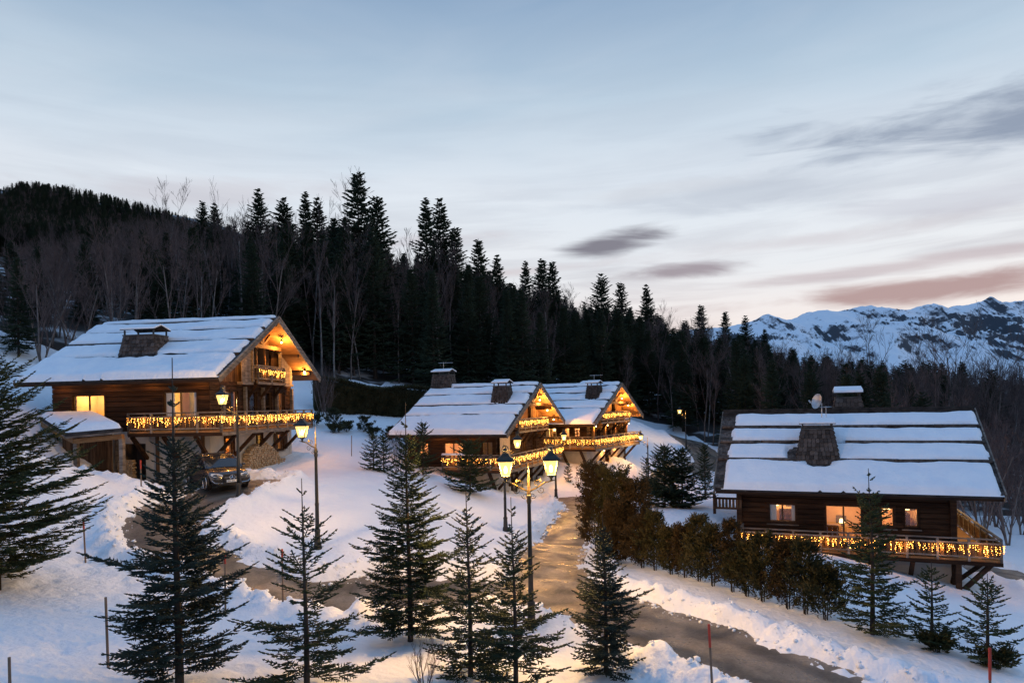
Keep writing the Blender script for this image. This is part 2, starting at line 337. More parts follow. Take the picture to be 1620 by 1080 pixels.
class Spline:
    def __init__(s, pts):
        P = np.array(pts, float); s.c = P[:, :2]; n = len(P)
        K = s.phi(np.linalg.norm(s.c[:, None] - s.c[None], axis=2)); K += np.eye(n) * .4
        A = np.zeros((n + 3, n + 3)); A[:n, :n] = K; A[:n, n] = 1; A[:n, n + 1:] = s.c; A[n, :n] = 1; A[n + 1:, :n] = s.c.T
        b = np.zeros(n + 3); b[:n] = P[:, 2]; s.w = np.linalg.solve(A, b)
    def phi(s, r): return -np.power(r, 1.5)
    def __call__(s, x, y):
        x = np.atleast_1d(np.asarray(x, float)); y = np.atleast_1d(np.asarray(y, float)); sh = x.shape; x = x.ravel(); y = y.ravel(); o = np.empty(len(x)); n = len(s.c)
        for i in range(0, len(x), 20000):
            a, b = x[i:i + 20000], y[i:i + 20000]
            r2 = (a[:, None] - s.c[:, 0]) ** 2 + (b[:, None] - s.c[:, 1]) ** 2
            o[i:i + 20000] = -(r2 ** .75) @ s.w[:n] + s.w[n] + a * s.w[n + 1] + b * s.w[n + 2]
        return o.reshape(sh)
SPL = Spline(CTRL)
def far_blend(x, y): return sstep(np.hypot(x, y), 550, 1100)
def base_z(x, y):
    x = np.asarray(x, float); y = np.asarray(y, float); k = far_blend(x, y)
    d = np.hypot(x, y); s = np.minimum(1.0, 900 / np.maximum(d, 1))
    z = SPL(x * s, y * s)
    return z * (1 - k) + k * (-140.0)
# roads as chains of (x, y, half width)
MAIN = [(4.4, 50, 1.25), (4.35, 43, 1.25), (3.0, 36.6, 1.3), (2.0, 31.9, 1.35), (1.45, 28.3, 1.4), (1.4, 25.0, 1.55), (1.6, 22.9, 1.75), (3.4, 20.1, 1.7), (5.0, 18.5, 1.6), (6.5, 16.1, 1.35), (9.0, 12.5, 1.4), (14, 6, 1.6)]
DRIVE = [(1.6, 22.9, 1.5), (-0.8, 22.9, 1.5), (-3.2, 22.5, 1.5), (-5.4, 22.0, 1.25), (-7.1, 21.8, 1.05), (-9.0, 22.9, .95), (-11.0, 24.1, .95), (-13.0, 25.2, 1.15), (-13.9, 26.9, 1.3), (-14.1, 29.2, 1.4), (-13.4, 31.2, 1.7), (-13.3, 33.0, 2.0)]
YARD = [(-13.0, 33.2, 1.9), (-16.0, 34.0, 2.2), (-20.5, 35.2, 1.6)]
SIDE = [(9.6, 51.5, .9), (11.2, 54.5, 1.0), (12.2, 58, 1.0), (13.2, 63, 1.2), (17, 71, 1.5), (22.5, 75.0, 1.8), (22.5, 80, 2.0), (22.0, 88, 2.0)]
EAST = [(24, 39.5, 2.2), (27, 36, 2.4), (31, 31, 2.4), (40, 22, 2.4)]
def chain_sd(x, y, ch):
    best = np.full(np.shape(x), 1e9)
    for (ax, ay, aw), (bx, by, bw) in zip(ch[:-1], ch[1:]):
        dx, dy = bx - ax, by - ay; t = np.clip(((x - ax) * dx + (y - ay) * dy) / (dx * dx + dy * dy), 0, 1)
        best = np.minimum(best, np.hypot(x - ax - t * dx, y - ay - t * dy) - (aw + (bw - aw) * t))
    return best
def road_sd(x, y):
    d = chain_sd(x, y, MAIN)
    for c in (DRIVE, YARD, SIDE, EAST): d = np.minimum(d, chain_sd(x, y, c))
    return d
# house footprints: (origin x, y, yaw, x0, x1, y0, y1, floor level)
FOOT = [(-14.52, 34, -.134, -10.6, -1.5, 1.5, 10.9, 3.3), (-.37, 45, -.374, -8.3, -1.4, 1.4, 11.6, -.2), (6.75, 56, -.541, -7.6, -1.4, 1.4, 10.4, 1.0), (21.54, 30, -.396, -11.1, -1.65, 1.5, 9.3, -2.2)]
def make_trail():
    q = random.Random(12); out = []
    for P in ([(-14.4, 19.9), (-13.9, 22.0), (-14.6, 24.2), (-15.6, 26.5), (-15.9, 28.6)], [(-15.3, 24.0), (-15.0, 26.0), (-15.3, 28.0), (-16.6, 30.2)], [(-10.5, 14.5), (-10.0, 17.5), (-11.0, 20.0), (-13.0, 22.0)]):
        for (ax, ay), (bx, by) in zip(P[:-1], P[1:]):
            n = int(math.hypot(bx - ax, by - ay) / .36)
            for i in range(n):
                t = i / n; s = .13 if i % 2 else -.13; d = math.hypot(bx - ax, by - ay); out.append((ax + (bx - ax) * t - (by - ay) / d * s + q.uniform(-.05, .05), ay + (by - ay) * t + (bx - ax) / d * s + q.uniform(-.05, .05)))
    return out
TRAIL = make_trail()
def snow_offset(x, y):
    near = sstep(-np.hypot(x, y - 30), -140, -60)
    sd = road_sd(x, y)
    e = sd + .22 * fbm(x * .9, y * .9, 3) + .13 * fbm(x * 3.1, y * 3.1, 5)
    lump = .55 + 1.1 * np.abs(fbm(x * 1.3, y * 1.3, 11)) + .40 * fbm(x * 3.0, y * 3.0, 12)
    bank = .46 * np.exp(-((e - .55) / .50) ** 2) * np.clip(lump, .2, 1.6)
    rise = sstep(e, -.10, .28)
    und = .12 * fbm(x * .33, y * .33, 21) + .055 * fbm(x * 1.5, y * 1.5, 22) + .020 * np.abs(fbm(x * 4.3, y * 4.3, 23))
    foot = -.10 * sstep(vnoise(x * 2.6, y * 2.6, 31), .45, .8) * sstep(vnoise(x * .21, y * .21, 37), -.1, .35)
    patch = .16 * sstep(fbm(x * 1.5, y * 1.5, 41), .20, .27) * sstep(e, -.7, -.15)      # thin crusts left on the road edge
    trail = np.zeros(np.shape(x))
    for fx, fy in TRAIL: trail = trail - .13 * np.exp(-(((x - fx) ** 2 + (y - fy) ** 2) / .030))
    off = trail * rise - .10 * (1 - rise) + patch * (1 - rise) + (und * .8 + foot + .05) * rise + bank * rise
    return off * near
def snow_z(x, y):
    x = np.asarray(x, float); y = np.asarray(y, float)
    z = base_z(x, y) + snow_offset(x, y)
    for ox, oy, yaw, x0, x1, y0, y1, zf in FOOT:
        lx = (x - ox) * math.cos(yaw) + (y - oy) * math.sin(yaw); ly = -(x - ox) * math.sin(yaw) + (y - oy) * math.cos(yaw)
        inside = (lx > x0 + .1) & (lx < x1 - .1) & (ly > y0 + .1) & (ly < y1 - .1)
        z = np.where(inside, np.minimum(z, zf), z)
    d = np.hypot(x, y)
    z = z + np.where(d > 60, sstep(d, 60, 160) * 2.2 * fbm(x / 22, y / 22, 51), 0)
    return z
def gz(x, y): return float(snow_z(np.array([x]), np.array([y]))[0])
def axis(lo, hi, step, far_lo, far_hi, g=1.075):
    a = list(np.arange(lo, hi, step)); d = step
    while a[-1] < far_hi: d *= g; a.append(a[-1] + d)
    b = []; d = step; p = lo
    while p > far_lo: d *= g; p -= d; b.append(p)
    return np.array(b[::-1] + a)
def woods_edge(x): return np.interp(x, [-90, -40, -30, -26, -22, -12, 0, 8, 14, 24, 29, 33, 45, 90], [44, 48, 49, 52, 62, 70, 74, 82, 94, 97, 66, 52, 52, 60])
def ground():
    xs = axis(-20, 15, .15, -9500, 9500); ys = axis(12, 35, .15, -2500, 9800)
    X, Y = np.meshgrid(xs, ys); Z = snow_z(X, Y)
    nx, ny = len(xs), len(ys); i = np.arange(nx * ny).reshape(ny, nx)
    f = np.stack([i[:-1, :-1], i[:-1, 1:], i[1:, 1:], i[1:, :-1]], -1).reshape(-1, 4)
    me = np_mesh('snowy_ground', np.stack([X, Y, Z], -1).reshape(-1, 3), f, 'snow', True)
    me.materials.append(MATS['forest_floor'])
    cx, cy = X[:-1, :-1].ravel(), Y[:-1, :-1].ravel()
    woods = (np.hypot(cx, cy) > 105) | (cy > woods_edge(cx) + 3)
    me.polygons.foreach_set('material_index', woods.astype(np.int32))
    tag(link('snowy_ground', me), kind='structure')
def road(name, ch, margin=.9, step=.3, lift=0.0):
    P = np.array(ch); x0, y0 = P[:, :2].min(0) - 4; x1, y1 = P[:, :2].max(0) + 4
    xs = np.arange(x0, x1, step); ys = np.arange(y0, y1, step); X, Y = np.meshgrid(xs, ys)
    keep = chain_sd(X, Y, ch) < margin
    Z = base_z(X, Y) + lift + .005 * fbm(X * .4, Y * .4, 61)
    i = np.arange(X.size).reshape(X.shape); k = keep[:-1, :-1] & keep[1:, :-1] & keep[:-1, 1:] & keep[1:, 1:]
    f = np.stack([i[:-1, :-1], i[:-1, 1:], i[1:, 1:], i[1:, :-1]], -1)[k]
    used = np.unique(f); re = np.zeros(X.size, int); re[used] = np.arange(len(used))
    me = np_mesh(name, np.stack([X, Y, Z], -1).reshape(-1, 3)[used], re[f], 'asphalt', True)
    cd = chain_sd(X.ravel()[used], Y.ravel()[used], [(a, b, 0.0) for a, b, w in ch]); me.attributes.new('lane', 'FLOAT', 'POINT').data.foreach_set('value', cd.astype(np.float32))
    tag(link(name, me), kind='structure')
ground()
road('main_road', MAIN); road('driveway', DRIVE, lift=.006); road('forecourt', YARD, lift=.012); road('back_lane', SIDE, step=.5); road('lower_road', EAST, step=.5)

# ------------------------------------------------------------------ distant snow mountains
def mountain_material():
    m = bpy.data.materials.new('alpine_snow_rock'); m.use_nodes = True; nt = m.node_tree; b = nt.nodes['Principled BSDF']; b.inputs['Roughness'].default_value = .85; b.inputs['Specular IOR Level'].default_value = .1
    g = N(nt, 'ShaderNodeNewGeometry'); sp = N(nt, 'ShaderNodeSeparateXYZ'); nt.links.new(g.outputs['True Normal'], sp.inputs[0])
    tc = N(nt, 'ShaderNodeTexCoord'); nz = N(nt, 'ShaderNodeTexNoise', i_Scale=.011, i_Detail=9, i_Roughness=.7); nt.links.new(tc.outputs['Object'], nz.inputs['Vector'])
    s = math_(nt, 'ADD', sp.outputs['Z'], math_(nt, 'MULTIPLY', math_(nt, 'SUBTRACT', nz.outputs['Fac'], .5), .30))
    rp = ramp(nt, s, [(.72, (.07, .078, .092)), (.84, (.80, .84, .90))])
    sz = N(nt, 'ShaderNodeSeparateXYZ'); nt.links.new(g.outputs['Position'], sz.inputs[0])
    wood = math_(nt, 'ADD', sz.outputs['Z'], math_(nt, 'MULTIPLY', math_(nt, 'SUBTRACT', nz.outputs['Fac'], .5), 700))
    wf = ramp(nt, math_(nt, 'DIVIDE', wood, 1000.0), [(.06, (1, 1, 1)), (.12, (0, 0, 0))])
    c = mixc(nt, wf.outputs[0], rp.outputs[0], (.035, .045, .05))
    nt.links.new(c, b.inputs['Base Color']); MATS['alpine'] = m
mountain_material()
def mountains():
    # crest heights (angle in metres over distance 6500): x position, height above the eye
    px = np.array([700, 1000, 1195, 1213, 1240, 1262, 1300, 1335, 1360, 1440, 1472, 1490, 1520, 1560, 1585, 1620, 1700, 1900, 2300])
    py = np.array([560, 540, 509, 497, 503, 498, 489, 491, 486, 489, 480, 486, 483, 474, 478, 470, 476, 490, 520])
    D = 6500.0
    cx = (px - 810) / 1080 * D; cz = (632 - (px - 1200) * .021 - py) / 1080 * D
    nx, ny = 620, 170
    xs = np.linspace(-600, 8200, nx); ts = np.linspace(-1.0, .4, ny)
    X, T = np.meshgrid(xs, ts)
    crest = np.interp(X, cx, cz) - 12 + 46 * fbm(X / 300, X * 0, 5, 6) + sstep(X, 3300, 4200) * (40 * np.abs(fbm(X / 150, X * 0, 9, 5)) - 8); Y = D + T * 2800 + 260 * fbm(X / 1400, T * 0, 3)
    fall = np.where(T < 0, (1 - np.abs(T)) ** 1.25, 1 - (T * 1.6) ** 2)
    wx = X + 260 * fbm(X / 900, Y / 900, 61); wy = Y + 260 * fbm(X / 900, Y / 900, 62)
    spur = 1 - np.abs(fbm(wx / 760, wy / 1500, 71, 3)) * 2.2          # buttresses running down the face
    rock = np.abs(fbm(wx / 300, wy / 420, 77, 5))
    amp = np.clip(np.abs(T) * 4.0, 0.0, 1) * np.clip(1.1 - np.abs(T), 0, 1)
    Z = crest * fall + (spur - .55) * 260 * amp - rock * 230 * amp * sstep(fbm(X / 1300, Y / 1300, 81) + (X - 3600) / 4000, -.2, .2) + 14 * fbm(X / 110, Y / 110, 83, 4) - 60 * amp * np.abs(fbm(wx / 150, wy / 330, 87, 4))
    Z = Z * np.where(T < 0, (1 - np.abs(T) ** 4), 1)
    Z += 7
    i = np.arange(nx * ny).reshape(ny, nx)
    f = np.stack([i[:-1, :-1], i[:-1, 1:], i[1:, 1:], i[1:, :-1]], -1).reshape(-1, 4)
    me = np_mesh('mountains', np.stack([X, Y, Z - 150 * (T < -.95)], -1).reshape(-1, 3), f, 'alpine', False)
    tag(link('mountains', me), kind='structure')
mountains()

# ------------------------------------------------------------------ chalets
WARM = (1.0, .50, .17)
AMBER = (1.0, .40, .075)
def rows_minus(a0, a1, z0, z1, ops):
    """pieces (a0,a1) of the row z0..z1 that no opening cuts."""
    cuts = sorted((max(o[0], a0), min(o[1], a1)) for o in ops if o[2] < z1 - .02 and o[3] > z0 + .02 and o[1] > a0 and o[0] < a1)
    out = []; p = a0
    for c0, c1 in cuts:
        if c0 > p + .03: out.append((p, c0))
        p = max(p, c1)
    if p < a1 - .03: out.append((p, a1))
    return out
class Chalet:
    def __init__(s, name, label, **k):
        s.__dict__.update(k); s.t = math.tan(s.pit); s.D = s.Df + s.Dr
        s.root = tag(empty('chalet', (s.ox, s.oy, s.zg), s.yaw), label, 'chalet', 'timber chalets on the snowy slope')
        s.off = (0, 0, -s.zg); s.r = random.Random(name)
    def top(s, y): return s.ze + (y * s.t if y <= s.Df else s.Df * s.t - (y - s.Df) * s.t)
    def put(s, mb, name, m, parent=None, smooth=False): return mb.build(name, m, parent or s.root, s.off, smooth)
    # ---- mapping from wall coordinates (along, depth inward, z)
    def fmap(s, side):
        if side == 'front': return lambda a, d, z: (a, s.of + d, z)
        if side == 'gable': return lambda a, d, z: (-s.og - d, a, z)
        if side == 'rear': return lambda a, d, z: (a, s.D - s.orr - d, z)
        return lambda a, d, z: (-s.L + s.ol + d, a, z)
    def wbox(s, mb, side, a0, a1, d0, d1, z0, z1):
        m = s.fmap(side); p, q = m(a0, d0, z0), m(a1, d1, z1)
        return mb.box(min(p[0], q[0]), max(p[0], q[0]), min(p[1], q[1]), max(p[1], q[1]), z0, z1)
    def span(s, side):
        return (-s.L + s.ol, -s.og) if side in ('front', 'rear') else (s.of, s.D - s.orr)
    # ---- roof
    def roof(s, fbands, rbands, th=.2, full_courses=False):
        S = s.D; t = s.t; zr = s.top(s.Df); k = .17 / math.cos(s.pit)
        mb = MB(); e = -.0
        mb.prism([(0, s.ze), (s.Df, zr), (S, s.top(S)), (S, s.top(S) - k), (s.Df, zr - k), (0, s.ze - k)], 0, -s.L, 0)
        rf = s.put(mb, 'roof', 'roof_board'); s.roof_o = rf
        k2 = k + .035
        mb = MB(); mb.prism([(.06, s.ze + .06 * t - k - .004), (s.Df, zr - k - .004), (S - .06, s.top(S - .06) - k - .004), (S - .06, s.top(S - .06) - k2), (s.Df, zr - k2), (.06, s.ze + .06 * t - k2)], 0, -s.L + .05, -.05)
        s.put(mb, 'soffit', 'honey_timber', rf)
        # shingle courses: front slope
        n = int(s.Df / .20); cm = []
        for i in range(n + 1):
            y0 = i * s.Df / n; mb = MB(); x = -s.L - .04; w = .17 if full_courses else .5
            while x < .04:
                ww = w * s.r.uniform(.75, 1.25); j = s.r.uniform(-.025, .025); h = s.r.uniform(.03, .055)
                ya, yb = y0 - .06 + j, min(y0 + .17, s.Df)
                if x + ww > .04: ww = .04 - x
                za, zb = s.ze + ya * t, s.ze + yb * t
                mb.add([(x, ya, za + .004), (x + ww - .012, ya, za + .004), (x + ww - .012, ya, za + h), (x, ya, za + h), (x, yb, zb + .002), (x + ww - .012, yb, zb + .002), (x + ww - .012, yb, zb + h * .45), (x, yb, zb + h * .45)],
                       [(0, 1, 2, 3), (3, 2, 6, 7), (0, 3, 7, 4), (1, 5, 6, 2)])
                x += ww
            tag(s.put(mb, 'shingle_course', 'shingle', rf), kind='stuff')
        # bargeboards
        for x in (.035, -s.L - .035):
            for (ya, yb, side) in ((-.10, s.Df, 0), (S + .10, s.Df, 1)):
                za = s.ze + ya * t if side == 0 else s.top(S) - (ya - S) * t
                for dz, h, xx in ((-.17, .26, 0), (.02, .10, .03)):
                    sg = 1 if x > 0 else -1
                    mb = MB(); mb.beam((x + sg * xx, ya, za + dz), (x + sg * xx, yb, zr + dz), .06, h)
                    s.put(mb, 'bargeboard', 'grey_timber', rf)
        # purlins and rafters
        for y, w in ((s.Df, .26), (s.Df * .55, .22), (s.of, .24), (s.Df + s.Dr * .5, .22), (s.D - s.orr, .24)):
            z = s.top(y) - k2 - .15
            mb = MB(); mb.box(-s.L + .12, -.12, y - w / 2, y + w / 2, z - .14, z + .12 - w * .5 * t); s.put(mb, 'purlin', 'timber')
        nr = int(s.L / .85)
        for i in range(nr + 1):
            x = -s.L + .3 + i * (s.L - .6) / nr
            mb = MB(); mb.beam((x, .08, s.ze + .08 * t - k2 - .075), (x, s.of - .16, s.top(s.of - .16) - k2 - .075), .10, .14); s.put(mb, 'rafter', 'timber', rf)
        mb = MB(); mb.box(-s.L + .02, -.02, .02, .08, s.ze - k - .12, s.ze - k + .04); s.put(mb, 'fascia', 'timber', rf)
        # snow
        for q, (y0, y1, xl, xr, th_) in enumerate(fbands): s.snow(rf, y0, y1, xl, xr, th_, q, True)
        for q, (y0, y1, xl, xr, th_) in enumerate(rbands): s.snow(rf, y0, y1, xl, xr, th_, q + 9, False)
    def snow(s, parent, y0, y1, xl, xr, th, seed, front):
        nx = max(int((xr - xl) / .10), 8); ny = max(int(abs(y1 - y0) / .07), 6)
        X, Yv = np.meshgrid(np.linspace(xl, xr, nx), np.linspace(y0, y1, ny))
        d = np.minimum(np.minimum(X - xl, xr - X) + .10 * fbm(Yv * 2.2, Yv * 0 + X * 0 + seed, seed + 3) - .10, np.minimum(np.abs(Yv - y0) * 1.15 + (.075 if y0 > .5 else .010) * fbm(X * .8, X * 0, seed + 5), (np.abs(y1 - Yv) + .03 * fbm(X * 1.5, X * 0, seed + 6)) * .9))
        gap = s.bare(X, Yv, front)
        d = np.minimum(d, gap)
        h = th * np.sqrt(np.clip(d / .16, 0, 1)) * (1 + .40 * fbm(X * .55, Yv * .9, seed)) + .018 * fbm(X * 2.5, Yv * 2.5, seed + 1) - .012
        h = np.where(d <= .005, -.06, h)
        lean = th * .35 * np.clip(1 - np.abs(Yv - (y0 if front else y1)) / .3, 0, 1) * (h > 0)
        Z = np.vectorize(s.top)(Yv) + h / math.cos(s.pit) + .045
        Yo = Yv - lean * (1 if front else -1)
        Z = np.where(h > 0, Z - lean * s.t * .2, Z)
        i = np.arange(nx * ny).reshape(ny, nx)
        f = np.stack([i[:-1, :-1], i[:-1, 1:], i[1:, 1:], i[1:, :-1]], -1).reshape(-1, 4)
        if not front: f = f[:, ::-1]
        me = np_mesh('snow_cover', np.stack([X, Yo, Z - s.zg], -1).reshape(-1, 3), f, 'roof_snow', True)
        link('snow_cover', me, parent)
    bare_spots = ()
    def bare(s, X, Y, front):
        d = np.full(X.shape, 9.0)
        if front:
            for cx, cy, rx, ry in s.bare_spots:
                d = np.minimum(d, (np.hypot((X - cx) / rx, (Y - cy) / ry) - 1) * min(rx, ry) + .08 * fbm(X * 3, Y * 3, 8))
        return d
    def guards(s, ys, seglen=2.05, r=.075, xl=0.0):
        for y in ys:
            x = -s.L + .02 + xl
            while x < -.1:
                x1 = min(x + seglen, -.02)
                z = s.top(y) + r + .05
                mb = MB(); mb.tube([(x, y, z + s.r.uniform(-.01, .01)), (x1 - .015, y, z + s.r.uniform(-.01, .01))], r, 7)
                if not any(x < cx + .5 and x1 > cx - .5 and abs(y - cy) < .75 for cx, cy in s.chim): s.put(mb, 'snow_guard_log', 'shingle', s.roof_o, True)
                x = x1
    chim = ()
    # ---- walls
    def logs(s, side, z0, z1, ops, row=.27, m='timber', zlim=None):
        a0, a1 = s.span(side); n = max(1, round((z1 - z0) / row)); row = (z1 - z0) / n
        for i in range(n):
            za, zb = z0 + i * row, z0 + (i + 1) * row
            aa, ab = a0, a1
            for p0, p1 in rows_minus(aa, ab, za, zb, ops):
                mb = MB(); c = .03; d = s.r.uniform(-.012, .012)
                prof = [(0, za + .006), (-c + d, za + .05), (-c + d, zb - .05), (0, zb - .006), (.22, zb - .006), (.22, za + .006)]
                mp = s.fmap(side); vs = [mp(a, dd, z) for a in (p0 + .004, p1 - .004) for dd, z in prof]
                mb.add(vs, [tuple(range(6)), tuple(range(11, 5, -1))] + [(k, k + 6, (k + 1) % 6 + 6, (k + 1) % 6) for k in range(6)])
                s.put(mb, 'wall_log', m)
        mb = MB(); # tight lining behind the logs
        zb = sorted({z0, z1} | {z for o in ops for z in (o[2], o[3]) if z0 < z < z1})
        for za, zc in zip(zb[:-1], zb[1:]):
            for p0, p1 in rows_minus(a0, a1, za, zc, ops): s.wbox(mb, side, p0, p1, .222, .28, za, zc)
        s.put(mb, 'wall_lining', 'timber')
    def plaster(s, side, z0, z1, ops):
        a0, a1 = s.span(side); zb = sorted({z0, z1} | {z for o in ops for z in (o[2], o[3]) if z0 < z < z1})
        mb = MB()
        for za, zc in zip(zb[:-1], zb[1:]):
            for p0, p1 in rows_minus(a0, a1, za, zc, ops): s.wbox(mb, side, p0, p1, .02, .30, za, zc)
        s.put(mb, 'plaster_wall', 'plaster')
    def gable_boards(s, side, z0, ops, m='timber_upright', w=.21, d0=-.02):
        a0, a1 = s.span(side); y = a0; k = .26 / math.cos(s.pit)
        while y < a1 - .02:
            y1 = min(y + w, a1); zt = min(s.top(y), s.top(y1)) - k
            if zt > z0 + .1:
                for za, zb in rows_minus(z0, zt, y, y1, [(o[2], o[3], o[0], o[1]) for o in ops]):
                    mb = MB(); dd = s.r.uniform(-.012, .012); s.wbox(mb, side, y + .005, y1 - .005, d0 + dd, .10, za, zb)
                    s.put(mb, 'gable_board', m)
            y = y1
        mb = MB(); y = a0
        while y < a1 - .02:
            y1 = min(y + .4, a1); zt = min(s.top(y), s.top(y1)) - k
            if zt > z0 + .1:
                for za, zb in rows_minus(z0, zt, y, y1, [(o[2], o[3], o[0], o[1]) for o in ops]): s.wbox(mb, side, y, y1, .102, .2, za, zb)
            y = y1
        s.put(mb, 'gable_lining', 'timber')
    def window(s, side, a0, a1, z0, z1, lit=0.0, panes=2, bars=0, curtain=None, shutters=False, color=WARM, room=True, sill=True, things=True, frame='timber_upright', depth=2.2, margin=.35):
        mp = s.fmap(side); w = .065
        mb = MB()
        for q in ((a0 - .09, a0, z0 - .09, z1 + .09), (a1, a1 + .09, z0 - .09, z1 + .09)): s.wbox(mb, side, q[0], q[1], -.05, .16, q[2], q[3])
        for q in ((a0, a1, z1, z1 + .09), (a0, a1, z0 - .09, z0)): s.wbox(mb, side, q[0], q[1], -.045, .16, q[2], q[3])
        wn = s.put(mb, 'window', 'timber')
        mb = MB(); step = (a1 - a0) / panes
        for i in range(panes + 1):
            a = a0 + i * step; s.wbox(mb, side, max(a - w * .6, a0), min(a + w * .6, a1), .05, .10, z0, z1)
        for z in (z0, z1 - w): s.wbox(mb, side, a0, a1, .052, .098, z, z + w)
        for b in range(bars):
            z = z0 + (z1 - z0) * (b + 1) / (bars + 1); s.wbox(mb, side, a0, a1, .06, .09, z - .018, z + .018)
        s.put(mb, 'window_frame', frame, wn)
        for i in range(panes):
            a = a0 + i * step
            mb = MB(); mb.add([mp(a + .03, .075, z0 + .03), mp(a + step - .03, .075, z0 + .03), mp(a + step - .03, .075, z1 - .03), mp(a + .03, .075, z1 - .03)], [(0, 1, 2, 3)])
            s.put(mb, 'pane', 'pane', wn)
        if sill:
            mb = MB(); s.wbox(mb, side, a0 - .14, a1 + .14, -.13, -.052, z0 - .15, z0 - .092); s.put(mb, 'sill', 'grey_timber', wn)
        if shutters:
            hw = (a1 - a0) / 2
            for b0, b1 in ((a0 - .11 - hw, a0 - .11), (a1 + .11, a1 + .11 + hw)):
                mb = MB(); s.wbox(mb, side, b0, b1, -.09, -.052, z0 - .02, z1 + .02)
                for z in (z0 + .12, z1 - .16): s.wbox(mb, side, b0 + .03, b1 - .03, -.11, -.088, z, z + .07)
                s.put(mb, 'shutter', 'timber_upright', wn)
        if curtain:
            for b0, b1 in ((a0, a0 + (a1 - a0) * .27), (a1 - (a1 - a0) * .16, a1)):
                mb = MB(); n = 14; vs = []
                for i in range(n + 1):
                    a = b0 + (b1 - b0) * i / n; d = .20 + .035 * math.sin(i * 2.1)
                    vs += [mp(a, d, z0 - .05), mp(a, d, z1 + .02)]
                mb.add(vs, [(2 * i, 2 * i + 2, 2 * i + 3, 2 * i + 1) for i in range(n)]); s.put(mb, 'curtain', curtain, wn, True)
        if room: s.room(side, a0 - margin, a1 + margin, z0 - .25, z1 + .35, lit, color, wn, things, depth)
    def room(s, side, a0, a1, z0, z1, lit, color, parent, things=True, depth=2.2):
        mp = s.fmap(side); d0, d1 = .305, depth
        c = [mp(a, d, z) for a in (a0, a1) for d in (d0, d1) for z in (z0, z1)]
        mb = MB(); mb.add(c, [(2, 3, 7, 6), (0, 2, 6, 4), (1, 5, 7, 3), (0, 1, 3, 2), (4, 6, 7, 5)])
        s.put(mb, 'room', 'room_wall' if lit else 'room_dark', parent)  # unlit rooms: their darkness is put into the wall colour
        w = a1 - a0
        if things:
            mb = MB(); a = a0 + w * s.r.uniform(.3, .6); s.wbox(mb, side, a, a + .5, d1 - .05, d1 - .02, z0 + .75, z0 + 1.15); s.put(mb, 'picture', 'room_dark', parent)
            mb = MB(); a = a0 + w * s.r.uniform(.1, .5); s.wbox(mb, side, a, a + w * .35, d1 - .6, d1 - .06, z0 + .01, z0 + .62); s.put(mb, 'sideboard', 'timber', parent)
        if lit:
            p = mp((a0 + a1) / 2 + s.r.uniform(-.25, .25) * w, (d0 + d1) * .5, z1 - .25)
            k = mp(a0 + w * s.r.uniform(.15, .85), d1 - .35, z0 + .62)
            mb = MB(); mb.lathe(k, [(0, .05), (.02, .03), (.22, .02)], 8); tl = s.put(mb, 'table_lamp', 'timber', parent)
            mb = MB(); mb.lathe((k[0], k[1], k[2] + .2), [(0, .15), (.2, .10)], 10); s.put(mb, 'lamp_shade', 'shade_glow', parent)
            mb = MB(); mb.lathe((p[0], p[1], p[2]), [(-.09, .12), (.09, .07), (.16, .01)], 8); s.put(mb, 'ceiling_lamp', 'curtain', parent)
            lamp('ceiling_bulb', (p[0], p[1], p[2] - .16 - s.zg), lit * 2.4, color, parent, .05)
    # ---- balconies
    def railing(s, parent, p, q, zf, h=.92, boards=True, post=1.25, m='grey_timber', bh=.60, bm='timber_upright'):
        p, q = Vector((*p, 0)), Vector((*q, 0)); d = q - p; Ln = d.length; u = d / Ln; n = max(1, round(Ln / post))
        def seg(a, b, z, w, hh): return MB().beam(p + u * a + Vector((0, 0, z)), p + u * b + Vector((0, 0, z)), w, hh)
        s.put(seg(-.03, Ln + .03, zf + h - .03, .11, .06), 'top_rail', m, parent)
        s.put(seg(0, Ln, zf + bh + .10, .05, .07), 'mid_rail', m, parent)
        s.put(seg(0, Ln, zf + .08, .05, .07), 'bottom_rail', m, parent)
        for i in range(n + 1):
            a = Ln * i / n; c = p + u * a
            mb = MB(); mb.beam(c + Vector((0, 0, zf - .24)), c + Vector((0, 0, zf + h - .06)), .10, .10); s.put(mb, 'post', m, parent)
        if boards:
            k = max(1, int(Ln / .235)); v0 = Vector((-u.y, u.x, 0))
            key = ('bb', round(bh, 2)); me = s.shared.get(key)
            if me is None:
                mb = MB(); hw = .095; prof = [(-hw, .11), (hw, .11), (hw, .26), (hw * .72, .33), (hw, .40), (hw, bh + .07), (-hw, bh + .07), (-hw, .40), (-hw * .72, .33), (-hw, .26)]
                mb.prism([(a, z) for a, z in prof], 1, -.014, .014)
                o = mb.build('railing_board', bm); me = o.data; bpy.data.objects.remove(o); s.shared[key] = me
            for i in range(k):
                c = p + u * (Ln * (i + .5) / k)
                o = link('railing_board', me, parent); o.location = (c.x, c.y, zf - s.zg); o.rotation_euler = (0, 0, math.atan2(u.y, u.x))
    shared = {}
